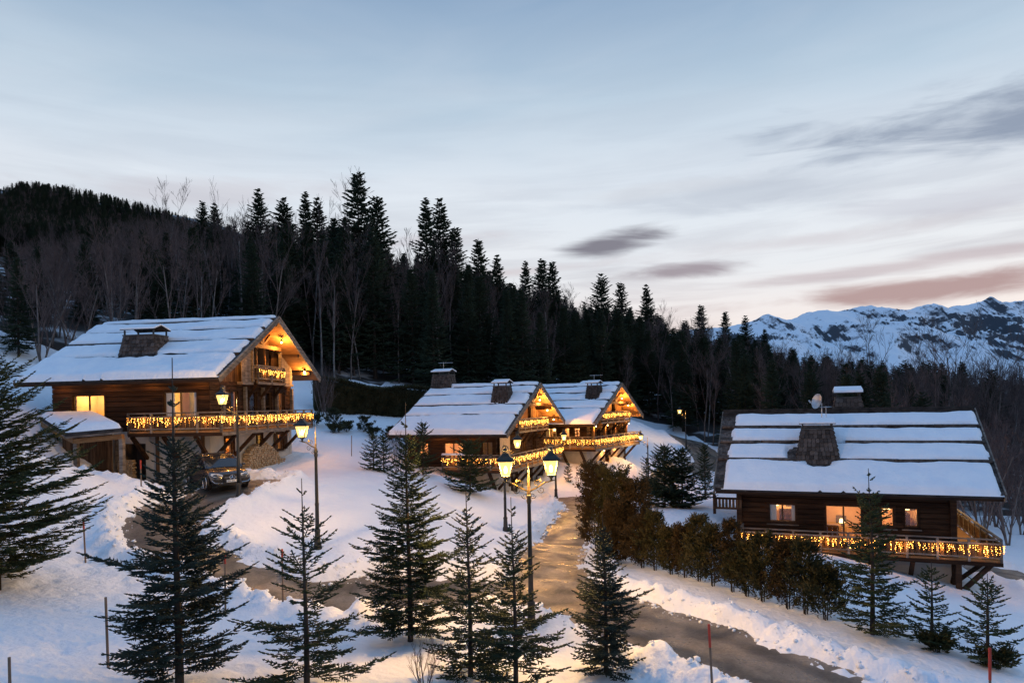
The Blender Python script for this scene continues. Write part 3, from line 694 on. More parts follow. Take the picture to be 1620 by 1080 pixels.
    def balcony(s, x0, y1, zf, front=True, gable=True, xo=-.1, yo=.2, braces=True):
        b = s.put(MB().box(-s.og + .05 if gable else x0, xo + .0, yo if front else s.of, y1, zf - .12, zf - .03), 'balcony', 'honey_timber') if gable else None
        if front:
            mb = MB(); mb.box(x0, (-s.og + .05) if gable else -s.og, yo, s.of + .0, zf - .121, zf - .031); o = s.put(mb, 'balcony', 'honey_timber'); b = b or o
        if gable:
            n = int((y1 - yo) / .9)
            s.put(MB().box(xo - .02, xo + .06, yo, y1, zf - .30, zf - .125), 'edge_beam', 'grey_timber', b)
            s.railing(b, (xo, yo), (xo, y1), zf)
            s.railing(b, (xo, y1), (-s.og - .02, y1), zf)
            for i in range(n + 1):
                y = yo + .15 + i * (y1 - yo - .3) / n; mb = MB(); mb.box(-s.og, xo - .03, y - .06, y + .06, zf - .28, zf - .125); s.put(mb, 'joist', 'timber', b)
            if braces:
                for y in np.arange(s.of + .3, y1 - .2, 2.0):
                    mb = MB(); mb.beam((-s.og + .0, y, zf - 1.55), (xo - .12, y, zf - .3), .16, .18, (0, 1, 0)); s.put(mb, 'brace', 'timber', b)
        if front:
            xe = xo if gable else -s.og
            s.put(MB().box(x0, xe + .058, yo - .06, yo + .02, zf - .301, zf - .126), 'edge_beam', 'timber', b)
            s.railing(b, (x0, yo), (xe, yo), zf)
            s.railing(b, (x0, s.of - .02), (x0, yo), zf)
            n = max(1, int((xe - x0) / .9))
            for i in range(n + 1):
                x = x0 + .1 + i * (xe - x0 - .2) / n; mb = MB(); mb.box(x - .06, x + .06, yo + .03, s.of, zf - .281, zf - .126); s.put(mb, 'joist', 'timber', b)
            if braces:
                for x in np.arange(-s.og - .1, x0, -1.75):
                    mb = MB(); mb.beam((x, s.of + .0, zf - 1.5), (x, yo + .15, zf - .3), .16, .18, (1, 0, 0)); s.put(mb, 'brace', 'timber', b)
        return b
    def loft_balcony(s, y0, y1, zf, xo=-.7, h=.85):
        b = s.put(MB().box(-s.og, xo, y0, y1, zf - .12, zf - .03), 'loft_balcony', 'timber')
        s.put(MB().box(xo - .02, xo + .05, y0, y1, zf - .26, zf - .125), 'edge_beam', 'grey_timber', b)
        s.railing(b, (xo, y0), (xo, y1), zf, h, post=1.4)
        s.railing(b, (-s.og, y0), (xo, y0), zf, h, boards=False); s.railing(b, (xo, y1), (-s.og, y1), zf, h, boards=False)
        n = max(2, int((y1 - y0) / 1.3))
        for i in range(n + 1):
            y = y0 + .1 + (y1 - y0 - .2) * i / n
            mb = MB(); mb.box(-s.og, xo + .10, y - .07, y + .07, zf - .30, zf - .262); s.put(mb, 'joist', 'timber', b)
            mb = MB(); mb.beam((-s.og, y, zf - 1.05), (xo - .05, y, zf - .26), .14, .15, (0, 1, 0)); s.put(mb, 'brace', 'timber', b)
    # ---- gable frame, spots
    def gable_frame(s, z_tie, xs=(-.25,)):
        k = .30 / math.cos(s.pit)
        for x in xs:
            y0 = (z_tie + k - s.ze) / s.t; y1 = s.Df + (s.top(s.Df) - k - z_tie) / s.t
            s.put(MB().box(x - .08, x + .08, y0 + .1, y1 - .1, z_tie - .12, z_tie + .10), 'tie_beam', 'honey_timber')
            s.put(MB().box(x - .07, x + .07, s.Df - .08, s.Df + .08, z_tie + .10, s.top(s.Df) - .5), 'king_post', 'honey_timber')
            for sg in (-1, 1):
                mb = MB(); mb.beam((x, s.Df + sg * .1, z_tie + .15), (x, s.Df + sg * .95, s.top(s.Df + sg * .95) - k - .05), .12, .14, (1, 0, 0)); s.put(mb, 'strut', 'honey_timber')
    def spot(s, x, y, z, power, color=AMBER, r=.055):
        mb = MB(); mb.tube([(x, y, z + .05), (x, y, z + .19)], [.06, .05], 8); f = s.put(mb, 'spotlight', 'iron')
        mb = MB(); mb.lathe((x, y, z), [(-.05, .015), (-.03, r * .8), (0, r), (.03, r * .8), (.048, .02)], 10); s.put(mb, 'lens', 'spot_lens', f)
        lamp('spot_bulb', (x, y, z - .12 - s.zg), power * 5.0, color, f, .04)
    # ---- chimneys
    def chimney(s, cx, cy, wb, db, wt, dt, zt, single=True, cap=.42, rowh=.20, sw=.20, capsnow=.07):
        zb = s.top(cy - db / 2) - .15
        def ring(z):
            k = (z - zb) / (zt - zb); return wb + (wt - wb) * k, db + (dt - db) * k
        mb = MB(); w0, d0 = wb - .06, db - .06; w1, d1 = wt - .06, dt - .06
        mb.add([(cx + a * w0 / 2, cy + b * d0 / 2, zb) for a, b in ((-1, -1), (1, -1), (1, 1), (-1, 1))] + [(cx + a * w1 / 2, cy + b * d1 / 2, zt) for a, b in ((-1, -1), (1, -1), (1, 1), (-1, 1))],
               [(3, 2, 1, 0), (4, 5, 6, 7), (0, 1, 5, 4), (1, 2, 6, 5), (2, 3, 7, 6), (3, 0, 4, 7)])
        ch = s.put(mb, 'chimney', 'roof_board')
        if 'sh' not in s.shared:
            o = MB().add([(-.5, 0, 0), (.5, 0, 0), (.5, -1, 0), (-.5, -1, 0), (-.5, 0, 1), (.5, 0, 1), (.5, -.06, 1), (-.5, -.06, 1)], [(0, 1, 2, 3), (3, 2, 6, 7), (0, 3, 7, 4), (1, 5, 6, 2), (4, 7, 6, 5)]).build('shingle', 'shingle')
            s.shared['sh'] = o.data; bpy.data.objects.remove(o)
        n = int((zt - zb) / rowh); joined = MB()
        for i in range(n):
            z = zb + i * (zt - zb) / n; hh = (zt - zb) / n
            w, d = ring(z)
            faces = [((cx, cy - d / 2), (1, 0), w, 0), ((cx + w / 2, cy), (0, 1), d, R(90)), ((cx - w / 2, cy), (0, -1), d, R(-90)), ((cx, cy + d / 2), (-1, 0), w, R(180))]
            for fi, ((fx, fy), (ux, uy), fw, rz) in enumerate(faces):
                m = max(1, round(fw / sw)); ww = fw / m
                for j in range(m):
                    a = -fw / 2 + (j + .5) * ww; px, py = fx + ux * a, fy + uy * a
                    if s.top(py) > z + hh and fi != 3: continue
                    sc = (ww * s.r.uniform(.84, .95), .075 * s.r.uniform(.7, 1.4), hh * s.r.uniform(.96, 1.02)); inset = (wb - wt) / 2 / n if fi in (1, 2) else (db - dt) / 2 / n
                    nx, ny = math.sin(rz), -math.cos(rz)
                    if single and fi != 3:
                        o = link('shingle', s.shared['sh'], ch); o.location = (px - nx * inset * .2, py - ny * inset * .2, z - s.zg - s.r.uniform(0, .03)); o.rotation_euler = (0, 0, rz); o.scale = sc
                    else:
                        M = Matrix.Translation((px, py, z)) @ Matrix.Rotation(rz, 4, 'Z') @ Matrix.Diagonal((*sc, 1))
                        joined.add([M @ v.co for v in s.shared['sh'].vertices], [tuple(p.vertices) for p in s.shared['sh'].polygons])
        if joined.v: tag(s.put(joined, 'shingle_cladding', 'shingle', ch), kind='stuff')
        s.put(MB().box(cx - wt / 2 - .06, cx + wt / 2 + .06, cy - dt / 2 - .06, cy + dt / 2 + .06, zt, zt + .06), 'crown', 'stone', ch)
        for a in (-1, 1):
            for b in (-1, 1):
                x, y = cx + a * (wt / 2 - .03), cy + b * (dt / 2 - .03)
                s.put(MB().box(x - .035, x + .035, y - .035, y + .035, zt + .06, zt + cap * .55), 'cap_post', 'iron', ch)
        hw, hd = wt / 2 + .14, dt / 2 + .14; z0 = zt + cap * .55; zr = zt + cap
        def tent(lo, hi, hw, hd):
            m = MB(); m.add([(cx - hw, cy - hd, z0 + lo), (cx + hw, cy - hd, z0 + lo), (cx + hw, cy + hd, z0 + lo), (cx - hw, cy + hd, z0 + lo), (cx - hw * .92, cy, zr + lo), (cx + hw * .92, cy, zr + lo),
                             (cx - hw, cy - hd, z0 + hi), (cx + hw, cy - hd, z0 + hi), (cx + hw, cy + hd, z0 + hi), (cx - hw, cy + hd, z0 + hi), (cx - hw * .92, cy, zr + hi), (cx + hw * .92, cy, zr + hi)],
                            [(0, 1, 5, 4), (2, 3, 4, 5), (6, 10, 11, 7), (8, 11, 10, 9), (0, 6, 7, 1), (2, 8, 9, 3), (0, 4, 10, 6), (4, 3, 9, 10), (1, 7, 11, 5), (5, 11, 8, 2)])
            return m
        s.put(tent(0, .04, hw, hd), 'cap', 'shingle', ch)
        s.put(tent(.042, .042 + capsnow, hw - .01, hd - .01), 'cap_snow', 'roof_snow', ch)
        return ch
    def antenna(s, x, y, z0, h, boom=.75, rz=.2):
        a = s.put(MB().tube([(x, y, z0), (x, y, z0 + h)], .018, 6), 'antenna', 'zinc')
        c, q = math.cos(rz), math.sin(rz); z = z0 + h - .06
        s.put(MB().tube([(x - c * boom * .5, y - q * boom * .5, z), (x + c * boom, y + q * boom, z)], .014, 5), 'boom', 'zinc', a)
        mb = MB()
        for i in range(7):
            k = -.45 + i * .24; px, py = x + c * boom * k, y + q * boom * k; l = .26 - i * .02
            mb.tube([(px + q * l, py - c * l, z + .01), (px - q * l, py + c * l, z + .01)], .010, 4)
        s.put(mb, 'antenna_elements', 'zinc', a)
    def wpt(s, x, y, z):
        c, q = math.cos(s.yaw), math.sin(s.yaw); return Vector((s.ox + x * c - y * q, s.oy + x * q + y * c, z))
def fairy_lights(label, pts, drop=(.12, .48), seed=1, glow=9.0, per=.115, group='warm icicle lights on the balconies', bulb_r=.0155):
    """an icicle string along pts (world): wire along the rail, short strands hanging down."""
    r = random.Random(seed); root = tag(empty('fairy_lights', pts[0]), label, 'fairy lights', group)
    w = MB(); b = []; o = Vector(pts[0])
    P = [Vector(p) - o for p in pts]
    for p, q in zip(P[:-1], P[1:]):
        L = (q - p).length; n = max(1, int(L / per)); u = (q - p) / L; sag = lambda a: Vector((0, 0, -.05 * math.sin(math.pi * ((a / 1.25) % 1.0))))
        nrm = Vector((u.y, -u.x, 0))
        w.tube([p, q], .006, 3)
        for i in range(n + 1):
            a = min(L, max(0, L * i / n + r.uniform(-.07, .07))); c = p + u * a + sag(a) + nrm * r.uniform(-.02, .03); l = r.choice([.22, .26, .34, .46, .38, .30, .42]) * (drop[1] / .48) * r.uniform(.8, 1.2)
            w.tube([c, c - Vector((0, 0, l))], .004, 3)
            k = max(2, int(l / .075))
            for j in range(k): b.append(c + nrm * r.uniform(-.015, .03) + u * r.uniform(-.04, .04) - Vector((0, 0, .03 + l * j / k)))
    w.build('wire', 'wire', root, fix=False)
    oc = np.array([(1, 0, 0), (-1, 0, 0), (0, 1, 0), (0, -1, 0), (0, 0, 1.3), (0, 0, -1.3)]); of = np.array([(0, 2, 4), (2, 1, 4), (1, 3, 4), (3, 0, 4), (2, 0, 5), (1, 2, 5), (3, 1, 5), (0, 3, 5)])
    B = np.array([tuple(v) for v in b]); rr = np.array([r.uniform(.75, 1.15) * (1.5 if r.random() < .08 else 1) for _ in b]) * bulb_r
    V = (B[:, None, :] + oc[None] * rr[:, None, None]).reshape(-1, 3); F = (of[None] + (np.arange(len(B)) * 6)[:, None, None]).reshape(-1, 3)
    bm_ = np_mesh('bulbs', V, F, 'bulb'); bm_.materials.append(MATS['bulb_dim']); bm_.polygons.foreach_set('material_index', np.repeat((np.array([r.random() for _ in b]) < .42).astype(np.int32), 8))
    tag(link('bulbs', bm_, root), kind='stuff')
    for p, q in zip(P[:-1], P[1:]):       # the string's own light
        L = (q - p).length; n = max(1, round(L / 1.6)); u = (q - p) / L; nrm = Vector((u.y, -u.x, 0))
        for i in range(n):
            c = p + u * (L * (i + .5) / n) + nrm * .07 - Vector((0, 0, .25))
            lamp('string_light', c, glow * L / n / 1.6, AMBER, root, .02)
    return root

def balcony_string(c, label, x0, y1, zf, seed, xo=-.1, yo=.2, dz=.70, **k):
    return fairy_lights(label, [c.wpt(x0, yo - .09, zf + dz), c.wpt(xo + .09, yo - .09, zf + dz), c.wpt(xo + .09, y1, zf + dz)], seed=seed, **k)
def loft_string(c, label, y0, y1, zf, xo=-.7, dz=.62, seed=9, **k):
    return fairy_lights(label, [c.wpt(xo + .09, y0, zf + dz), c.wpt(xo + .09, y1, zf + dz)], seed=seed, drop=(.1, .42), group='warm lights on the gable balconies', **k)

# ---- the large chalet on the left
def left_chalet():
    c = Chalet('left', 'large timber chalet with parked dark car, left of the picture', ox=-14.52, oy=34, ze=8.77, yaw=-.134, L=11.34, Df=6.28, pit=.53, Dr=5.69, zg=3.3, of=1.5, og=1.5, ol=.75, orr=1.1)
    c.chim = ((-5.87, 2.6),)
    xl, xr = -11.42, -.02
    c.bare_spots = ((-5.87, 1.72, .9, .16),)
    c.roof([(-.11, 1.84, xl, xr, .24), (2.02, 3.36, xl, xr - .1, .20), (3.56, 4.68, xl, xr, .19), (4.86, 5.78, xl, xr, .17), (5.95, 6.30, xl + .1, xr - .05, .15)], [(6.28, 8.1, xl, xr, .18), (8.1, 10.0, xl, xr, .18), (10.0, 12.0, xl, xr, .18)])
    c.guards((1.93, 3.47, 4.76, 5.85), r=.055)
    c.chimney(-5.87, 2.65, 2.25, 1.6, 1.75, 1.15, 11.15, True, .55)
    zf = 6.05
    up = [(-9.39, -7.51, 6.15, 8.0), (-4.08, -2.21, 6.12, 8.06)]
    c.logs('front', zf - .05, 8.62, up); c.logs('left', 3.3, 8.62, []); c.logs('rear', zf - .05, 8.62, []); c.plaster('rear', 3.3, 6.0, [])
    c.window('front', *up[0], lit=46, panes=2, bars=0, color=(1, .60, .18)); c.window('front', *up[1], lit=60, panes=2, curtain='curtain', color=(1, .66, .14))
    lo = [(-6.75, -5.2, 3.3, 5.35)]
    c.plaster('front', 3.3, zf - .05, lo)
    c.room('front', -6.9, -5.1, 3.25, 5.5, 0, WARM, c.root, False, 1.6)
    # garage posts and a narrow door in the ground floor wall
    for x, m in ((-6.82, 'grey_timber'), (-4.48, 'timber_upright'), (-1.9, 'timber_upright')):
        c.put(MB().box(x - .07, x + .07, c.of - .10, c.of + .015, 3.3, zf - .32), 'wall_post', m)
    gm = [(3.5, 4.3, 6.3, 8.1), (5.5, 6.4, 6.3, 8.1), (7.4, 8.2, 6.3, 8.1), (9.1, 9.9, 6.3, 8.1)]
    c.logs('gable', zf - .05, 8.6, gm)
    c.window('gable', *gm[0], lit=0, panes=1, bars=1, curtain='curtain_red', things=False); c.window('gable', *gm[1], lit=0, panes=1, bars=1, things=False)
    c.window('gable', *gm[2], lit=0, panes=1, bars=1, things=False); c.window('gable', *gm[3], lit=5, panes=1, bars=1, curtain='curtain_red', things=False)
    for y in (2.6, 4.9, 6.95, 8.7, 10.75):
        c.put(MB().box(-1.46, -1.30, y - .09, y + .09, zf, 8.35), 'gable_post', 'grey_timber')
    gl = [(2.9, 3.75, 4.1, 5.55), (6.35, 6.95, 4.85, 5.55), (8.85, 9.6, 4.5, 5.5)]
    c.plaster('gable', 3.3, zf - .05, gl)
    c.window('gable', *gl[0], lit=16, panes=1, curtain='curtain_red', color=AMBER); c.window('gable', *gl[1], lit=12, panes=1, color=(1, .62, .15), things=False); c.window('gable', *gl[2], lit=12, panes=1, curtain='curtain_red', shutters=True, color=(1, .6, .15))
    lg = [(5.45, 8.35, 8.8, 10.7)]
    c.gable_boards('gable', 8.6, lg); c.logs('left', 8.62, 8.9, []); c.gable_boards('left', 8.9, [])
    c.room('gable', 5.2, 8.6, 8.7, 10.8, 0, WARM, c.root, False, 1.8)
    for y in (6.4, 7.4): c.put(MB().box(-1.50, -1.42, y - .05, y + .05, 8.8, 10.7), 'loggia_post', 'honey_timber')
    # weathered board screens either side of the loggia
    for y0, y1 in ((4.1, 5.24), (8.57, 10.3)):
        y = y0
        while y < y1 - .05:
            zt = min(c.top(y), c.top(y + .2)) - .45; o = c.put(MB().box(-1.16, -1.12, y + .006, min(y + .2, y1) - .006, 8.62, zt), 'screen_board', 'grey_timber'); y += .2
        c.put(MB().box(-1.40, -1.06, y0 - .03, y1 + .03, 8.46, 8.61), 'screen_sill', 'grey_timber')
        c.put(MB().box(-1.06, -.99, y1 - .12 if y0 < 5 else y0, y1 if y0 < 5 else y0 + .12, 8.62, min(c.top(y1 - .12), c.top(y0 + .12)) - .32 if y0 < 5 else c.top(y0 + .12) - .4), 'screen_post', 'grey_timber')
    c.gable_frame(10.75, (-1.0,))
    c.balcony(-5.17, 10.92, zf)
    c.loft_balcony(5.26, 8.55, 8.75, -.8)
    c.spot(-.45, 7.57, 11.08, 48); c.spot(-.45, 10.70, 9.42, 48); c.spot(-.75, 3.3, 10.2, 20)
    for x in (-9.9, -7.0, -4.7, -1.9): c.spot(x, .95, 8.86, 4.5, AMBER, .03)
    # porch roof to the left of the balcony
    FL, FR, BR, BL = (-7.5, -1.2, 6.05), (-4.45, -1.2, 6.26), (-8.0, 1.42, 6.92), (-11.3, 1.42, 6.9)
    def slab(lo, hi, g=0.0):
        m = Vector((sum(p[0] for p in (FL, FR, BR, BL)) / 4, .1, 0)); P = [Vector(p) for p in (FL, FR, BR, BL)]; P = [p + (p - Vector((m.x, m.y, p.z))).normalized() * g for p in P]
        mb = MB(); mb.add([p + Vector((0, 0, lo)) for p in P] + [p + Vector((0, 0, hi)) for p in P], [(3, 2, 1, 0), (4, 5, 6, 7), (0, 1, 5, 4), (1, 2, 6, 5), (2, 3, 7, 6), (3, 0, 4, 7)]); return mb
    pr = c.put(slab(-.16, 0.0, .06), 'porch_roof', 'roof_board')
    c.put(slab(-.26, -.165, -.02), 'porch_soffit', 'grey_timber', pr)
    # porch snow: a soft grid over the slab
    n = 26; U, V = np.meshgrid(np.linspace(0, 1, n), np.linspace(0, 1, n)); A = [np.array(p) for p in (FL, FR, BR, BL)]
    Pt = ((1 - U) * (1 - V))[..., None] * A[0] + (U * (1 - V))[..., None] * A[1] + (U * V)[..., None] * A[2] + ((1 - U) * V)[..., None] * A[3]
    e = np.minimum(np.minimum(U, 1 - U) * 4.2, np.minimum(V, 1 - V) * 4.6); h = .30 * np.sqrt(np.clip(e / .45, 0, 1)) + .03 * fbm(U * 5, V * 5, 4); h = np.where(e < .01, -.02, h)
    Pt[..., 2] += h + .02 - c.zg; i = np.arange(n * n).reshape(n, n)
    link('porch_snow', np_mesh('porch_snow', Pt.reshape(-1, 3), np.stack([i[:-1, :-1], i[:-1, 1:], i[1:, 1:], i[1:, :-1]], -1).reshape(-1, 4), 'roof_snow', True), pr)
    for p, q in ((FL, FR), (FL, BL)):
        mb = MB(); mb.beam(Vector(p) + Vector((.25, .3, -.42)), Vector(q) + Vector((.25 if q == BL else -.2, .3 if q == FR else -.1, -.42)), .2, .24); c.put(mb, 'porch_beam', 'honey_timber', pr)
    for x, y in ((-7.25, -.85), (-4.75, -.85)):
        c.put(MB().box(x - .1, x + .1, y - .1, y + .1, 3.2, 5.75), 'porch_post', 'grey_timber', pr)
    x = -9.6
    while x < -6.95:
        c.put(MB().box(x + .005, x + .235, .95, 1.0, 3.3, 5.9), 'porch_board', 'timber_upright', pr); x += .24
    # lights and firewood
    balcony_string(c, 'warm icicle lights along the balcony rail of the big left chalet above the car', -5.17, 10.95, zf, 3)
    loft_string(c, 'small clump of warm lights on the gable balcony of the big left chalet', 5.3, 8.5, 8.75, -.8)
    return c
def firewood(label, c, pts, z0, z1f, depth, seed, grp='firewood stacks by the left chalet'):
    """stacked split logs: log ends facing the direction d between two ground points."""
    r = random.Random(seed); p, q = Vector(pts[0]), Vector(pts[1]); u = (q - p).normalized(); L = (q - p).length; nrm = Vector((u.y, -u.x, 0))
    mb = MB(); s = .135; x = 0; row = 0
    while True:
        z = row * s * .88; any_ = False; a = (row % 2) * s * .5
        while a < L:
            if z < z1f(a / L):
                any_ = True; rr = s * .5 * r.uniform(.82, 1.06); c0 = u * (a + r.uniform(-.01, .01)) + Vector((0, 0, z + rr)); k = r.choice((4, 5, 5, 6, 7)); ph = r.uniform(0, 6)
                o = r.uniform(-.06, .05); vs = []
                for dd in (o, -depth):
                    for j in range(k):
                        t = ph + 6.283 * j / k; vs.append(c0 + nrm * dd + u * math.cos(t) * rr + Vector((0, 0, math.sin(t) * rr)))
                mb.add(vs, [tuple(range(k)), tuple(range(2 * k - 1, k - 1, -1))] + [(j, j + k, (j + 1) % k + k, (j + 1) % k) for j in range(k)])
            a += s
        row += 1
        if not any_ or row > 40: break
    root = tag(empty('firewood_stack', (p.x, p.y, z0)), label, 'firewood', grp)
    tag(mb.build('split_logs', 'log_end', root), kind='stuff')
    return root
LC = left_chalet()
firewood('heaped stack of split firewood against the gable wall behind the dark car', LC, [LC.wpt(-1.05, 4.6, 0), LC.wpt(-.9, 8.6, 0)], 3.25, lambda k: 1.75 * (1 - (2 * k - .75) ** 2 * .55) if k < .9 else .7, .38, 5)
firewood('small dark firewood stack inside the open store under the porch', LC, [LC.wpt(-6.7, 1.35, 0), LC.wpt(-5.85, 1.35, 0)], 3.3, lambda k: 1.15, .3, 6)

# ---- the two chalets in the middle
def middle_chalet():
    c = Chalet('mid', 'snow-roofed timber chalet with two chimneys, nearer of the middle pair', ox=-.37, oy=45, ze=5.13, yaw=-.374, L=9.0, Df=6.85, pit=.466, Dr=5.95, zg=-.3, of=1.4, og=1.4, ol=.7, orr=1.2)
    c.chim = ((-2.04, 4.4), (-8.1, 6.9)); xl, xr = -9.1, -.02
    c.bare_spots = ((-2.04, 3.55, .62, .14),)
    c.roof([(-.10, 2.04, xl, xr, .24), (2.24, 3.50, xl, xr, .20), (3.70, 5.04, xl, xr, .20), (5.24, 6.24, xl, xr, .18), (6.44, 6.88, xl, xr, .16)], [(6.85, 8.8, xl, xr, .18), (8.8, 10.8, xl, xr, .18), (10.8, 12.8, xl, xr, .18)])
    c.guards((2.14, 3.60, 5.14, 6.34), r=.055)
    c.chimney(-2.04, 4.35, 1.40, 1.3, 1.0, .9, 8.32, False, .45)
    c.chimney(-8.1, 6.9, 1.75, 1.3, 1.4, 1.0, 9.45, False, .42)
    c.antenna(-8.1, 6.9, 9.85, .65)
    zf = 2.75
    up = [(-7.43, -6.63, 3.5, 4.42), (-5.4, -3.89, 2.85, 4.42), (-2.51, -1.58, 3.55, 4.5)]
    c.logs('front', zf - .05, 5.0, up); c.logs('left', -.3, 5.0, []); c.logs('rear', -.3, 5.0, [])
    c.window('front', *up[0], lit=17, panes=2, color=(1, .52, .24)); c.window('front', *up[1], lit=26, panes=2, color=(1, .50, .22)); c.window('front', *up[2], lit=20, panes=2, color=(1, .55, .22))
    c.plaster('front', -.3, zf - .05, [])
    gm = [(2.9, 3.8, 2.95, 4.5), (6.4, 7.3, 3.3, 4.5), (8.7, 9.5, 2.95, 4.5)]
    c.logs('gable', zf - .05, 5.05, gm)
    c.window('gable', *gm[0], lit=8, panes=1, bars=1, color=(1, .6, .25)); c.window('gable', *gm[1], lit=16, panes=2, color=(1, .62, .2)); c.window('gable', *gm[2], lit=0, panes=1, bars=1, things=False)
    gl = [(4.2, 5.3, .3, 2.0), (7.6, 8.5, .3, 2.1)]
    c.plaster('gable', -.3, zf - .05, gl)
    for g in gl: c.window('gable', *g, lit=0, panes=1, bars=1, things=False)
    lg = [(5.3, 8.5, 5.3, 7.2)]
    c.gable_boards('gable', 5.05, lg); c.gable_boards('left', 5.0, [])
    c.room('gable', 5.1, 8.7, 5.25, 7.3, 6, AMBER, c.root, False, 1.8)
    c.gable_frame(7.0, (-.6,))
    c.balcony(-4.9, 12.4, zf)
    c.loft_balcony(3.98, 10.6, 5.2, -.7, .78)
    c.spot(-.45, 8.05, 7.32, 64); c.spot(-.45, 9.84, 6.50, 64); c.spot(-.45, 11.42, 5.72, 22)
    for x in (-8.0, -5.6, -3.2): c.spot(x, .95, 5.22, 4.0, AMBER, .03)
    # snow lying on the front rail
    c.put(MB().add([(-4.95, .10, 3.64), (-2.6, .10, 3.64), (-2.6, .32, 3.64), (-4.95, .32, 3.64), (-4.9, .15, 3.76), (-2.75, .14, 3.78), (-2.75, .28, 3.78), (-4.9, .27, 3.76)], [(0, 1, 5, 4), (1, 2, 6, 5), (2, 3, 7, 6), (3, 0, 4, 7), (4, 5, 6, 7), (3, 2, 1, 0)]), 'rail_snow', 'roof_snow', None, True)
    balcony_string(c, 'warm icicle lights on the balcony of the nearer middle chalet behind the twin lantern', -4.9, 12.4, zf, 13)
    loft_string(c, 'warm lights on the gable balcony of the nearer middle chalet', 4.0, 10.6, 5.2, -.7, seed=14)
    return c
MC = middle_chalet()
def far_chalet():
    c = Chalet('far', 'smaller timber chalet with lit posts, farther of the middle pair', ox=6.75, oy=56, ze=5.36, yaw=-.541, L=8.5, Df=5.98, pit=.513, Dr=5.21, zg=.9, of=1.4, og=1.4, ol=.7, orr=1.0)
    c.chim = ((-1.8, 4.2), (-3.7, 6.6)); xl, xr = -8.6, -.02
    c.bare_spots = ((-1.8, 3.5, .6, .12),)
    c.roof([(-.10, 1.80, xl, xr, .24), (2.0, 3.10, xl, xr, .20), (3.30, 4.26, xl, xr, .19), (4.46, 5.34, xl, xr, .18), (5.54, 6.0, xl, xr, .16)], [(5.98, 8.0, xl, xr, .18), (8.0, 9.6, xl, xr, .18), (9.6, 11.2, xl, xr, .18)])
    c.guards((1.9, 3.2, 4.36, 5.43), r=.055)
    c.chimney(-1.8, 4.1, 1.32, 1.2, .98, .85, 8.5, False, .42)
    c.chimney(-3.7, 7.0, 1.2, 1.2, .9, .85, 8.65, False, .35)
    c.antenna(-1.8, 4.1, 8.9, .6)
    zf = 3.3
    up = [(-5.4, -4.25, 4.0, 4.9), (-3.54, -3.01, 4.1, 4.94), (-2.63, -1.99, 4.1, 4.94)]
    c.logs('front', zf - .05, 5.2, up); c.logs('left', .9, 5.2, []); c.logs('rear', .9, 5.2, [])
    c.window('front', *up[0], lit=22, panes=2, curtain='curtain', color=(1, .62, .28)); c.window('front', *up[1], lit=14, panes=1, color=(1, .58, .25), margin=.15); c.window('front', *up[2], lit=14, panes=2, bars=2, color=(1, .56, .3), margin=.15)
    c.plaster('front', .9, zf - .05, [])
    gm = [(3.2, 4.1, 3.5, 4.9), (5.6, 6.5, 3.5, 4.9), (8.2, 9.1, 3.5, 4.9)]
    c.logs('gable', zf - .05, 5.3, gm)
    for g in gm: c.window('gable', *g, lit=0, panes=1, bars=1, things=False)
    c.plaster('gable', .9, zf - .05, [(5.4, 6.4, 1.1, 2.8)]); c.window('gable', 5.4, 6.4, 1.1, 2.8, lit=0, panes=1, bars=1, things=False)
    lg = [(4.6, 7.6, 5.5, 7.2)]
    c.gable_boards('gable', 5.3, lg); c.gable_boards('left', 5.2, [])
    c.room('gable', 4.5, 7.7, 5.45, 7.3, 5, AMBER, c.root, False, 1.8)
    c.gable_frame(7.0, (-.6,))
    for y in (2.4, 4.9, 7.2, 10.0):
        c.put(MB().box(-1.34, -1.14, y - .1, y + .1, zf - .02, 5.25), 'gable_post', 'honey_timber')
        c.spot(-.95, y, 5.0, 8, AMBER, .03)
    for y in (4.5, 7.7): c.spot(-1.15, y, 2.78, 9, AMBER, .03)
    c.balcony(-5.8, 10.4, zf)
    c.loft_balcony(2.9, 9.6, 5.45, -.7, .75)
    c.spot(-.45, 7.15, 7.36, 60); c.spot(-.45, 8.68, 6.72, 60); c.spot(-.45, 10.2, 5.98, 55)
    balcony_string(c, 'warm icicle lights on the balcony of the farther middle chalet', -5.8, 10.4, zf, 23)
    loft_string(c, 'warm lights on the gable balcony of the farther middle chalet', 2.95, 9.6, 5.45, -.7, seed=24)
    return c
FC = far_chalet()

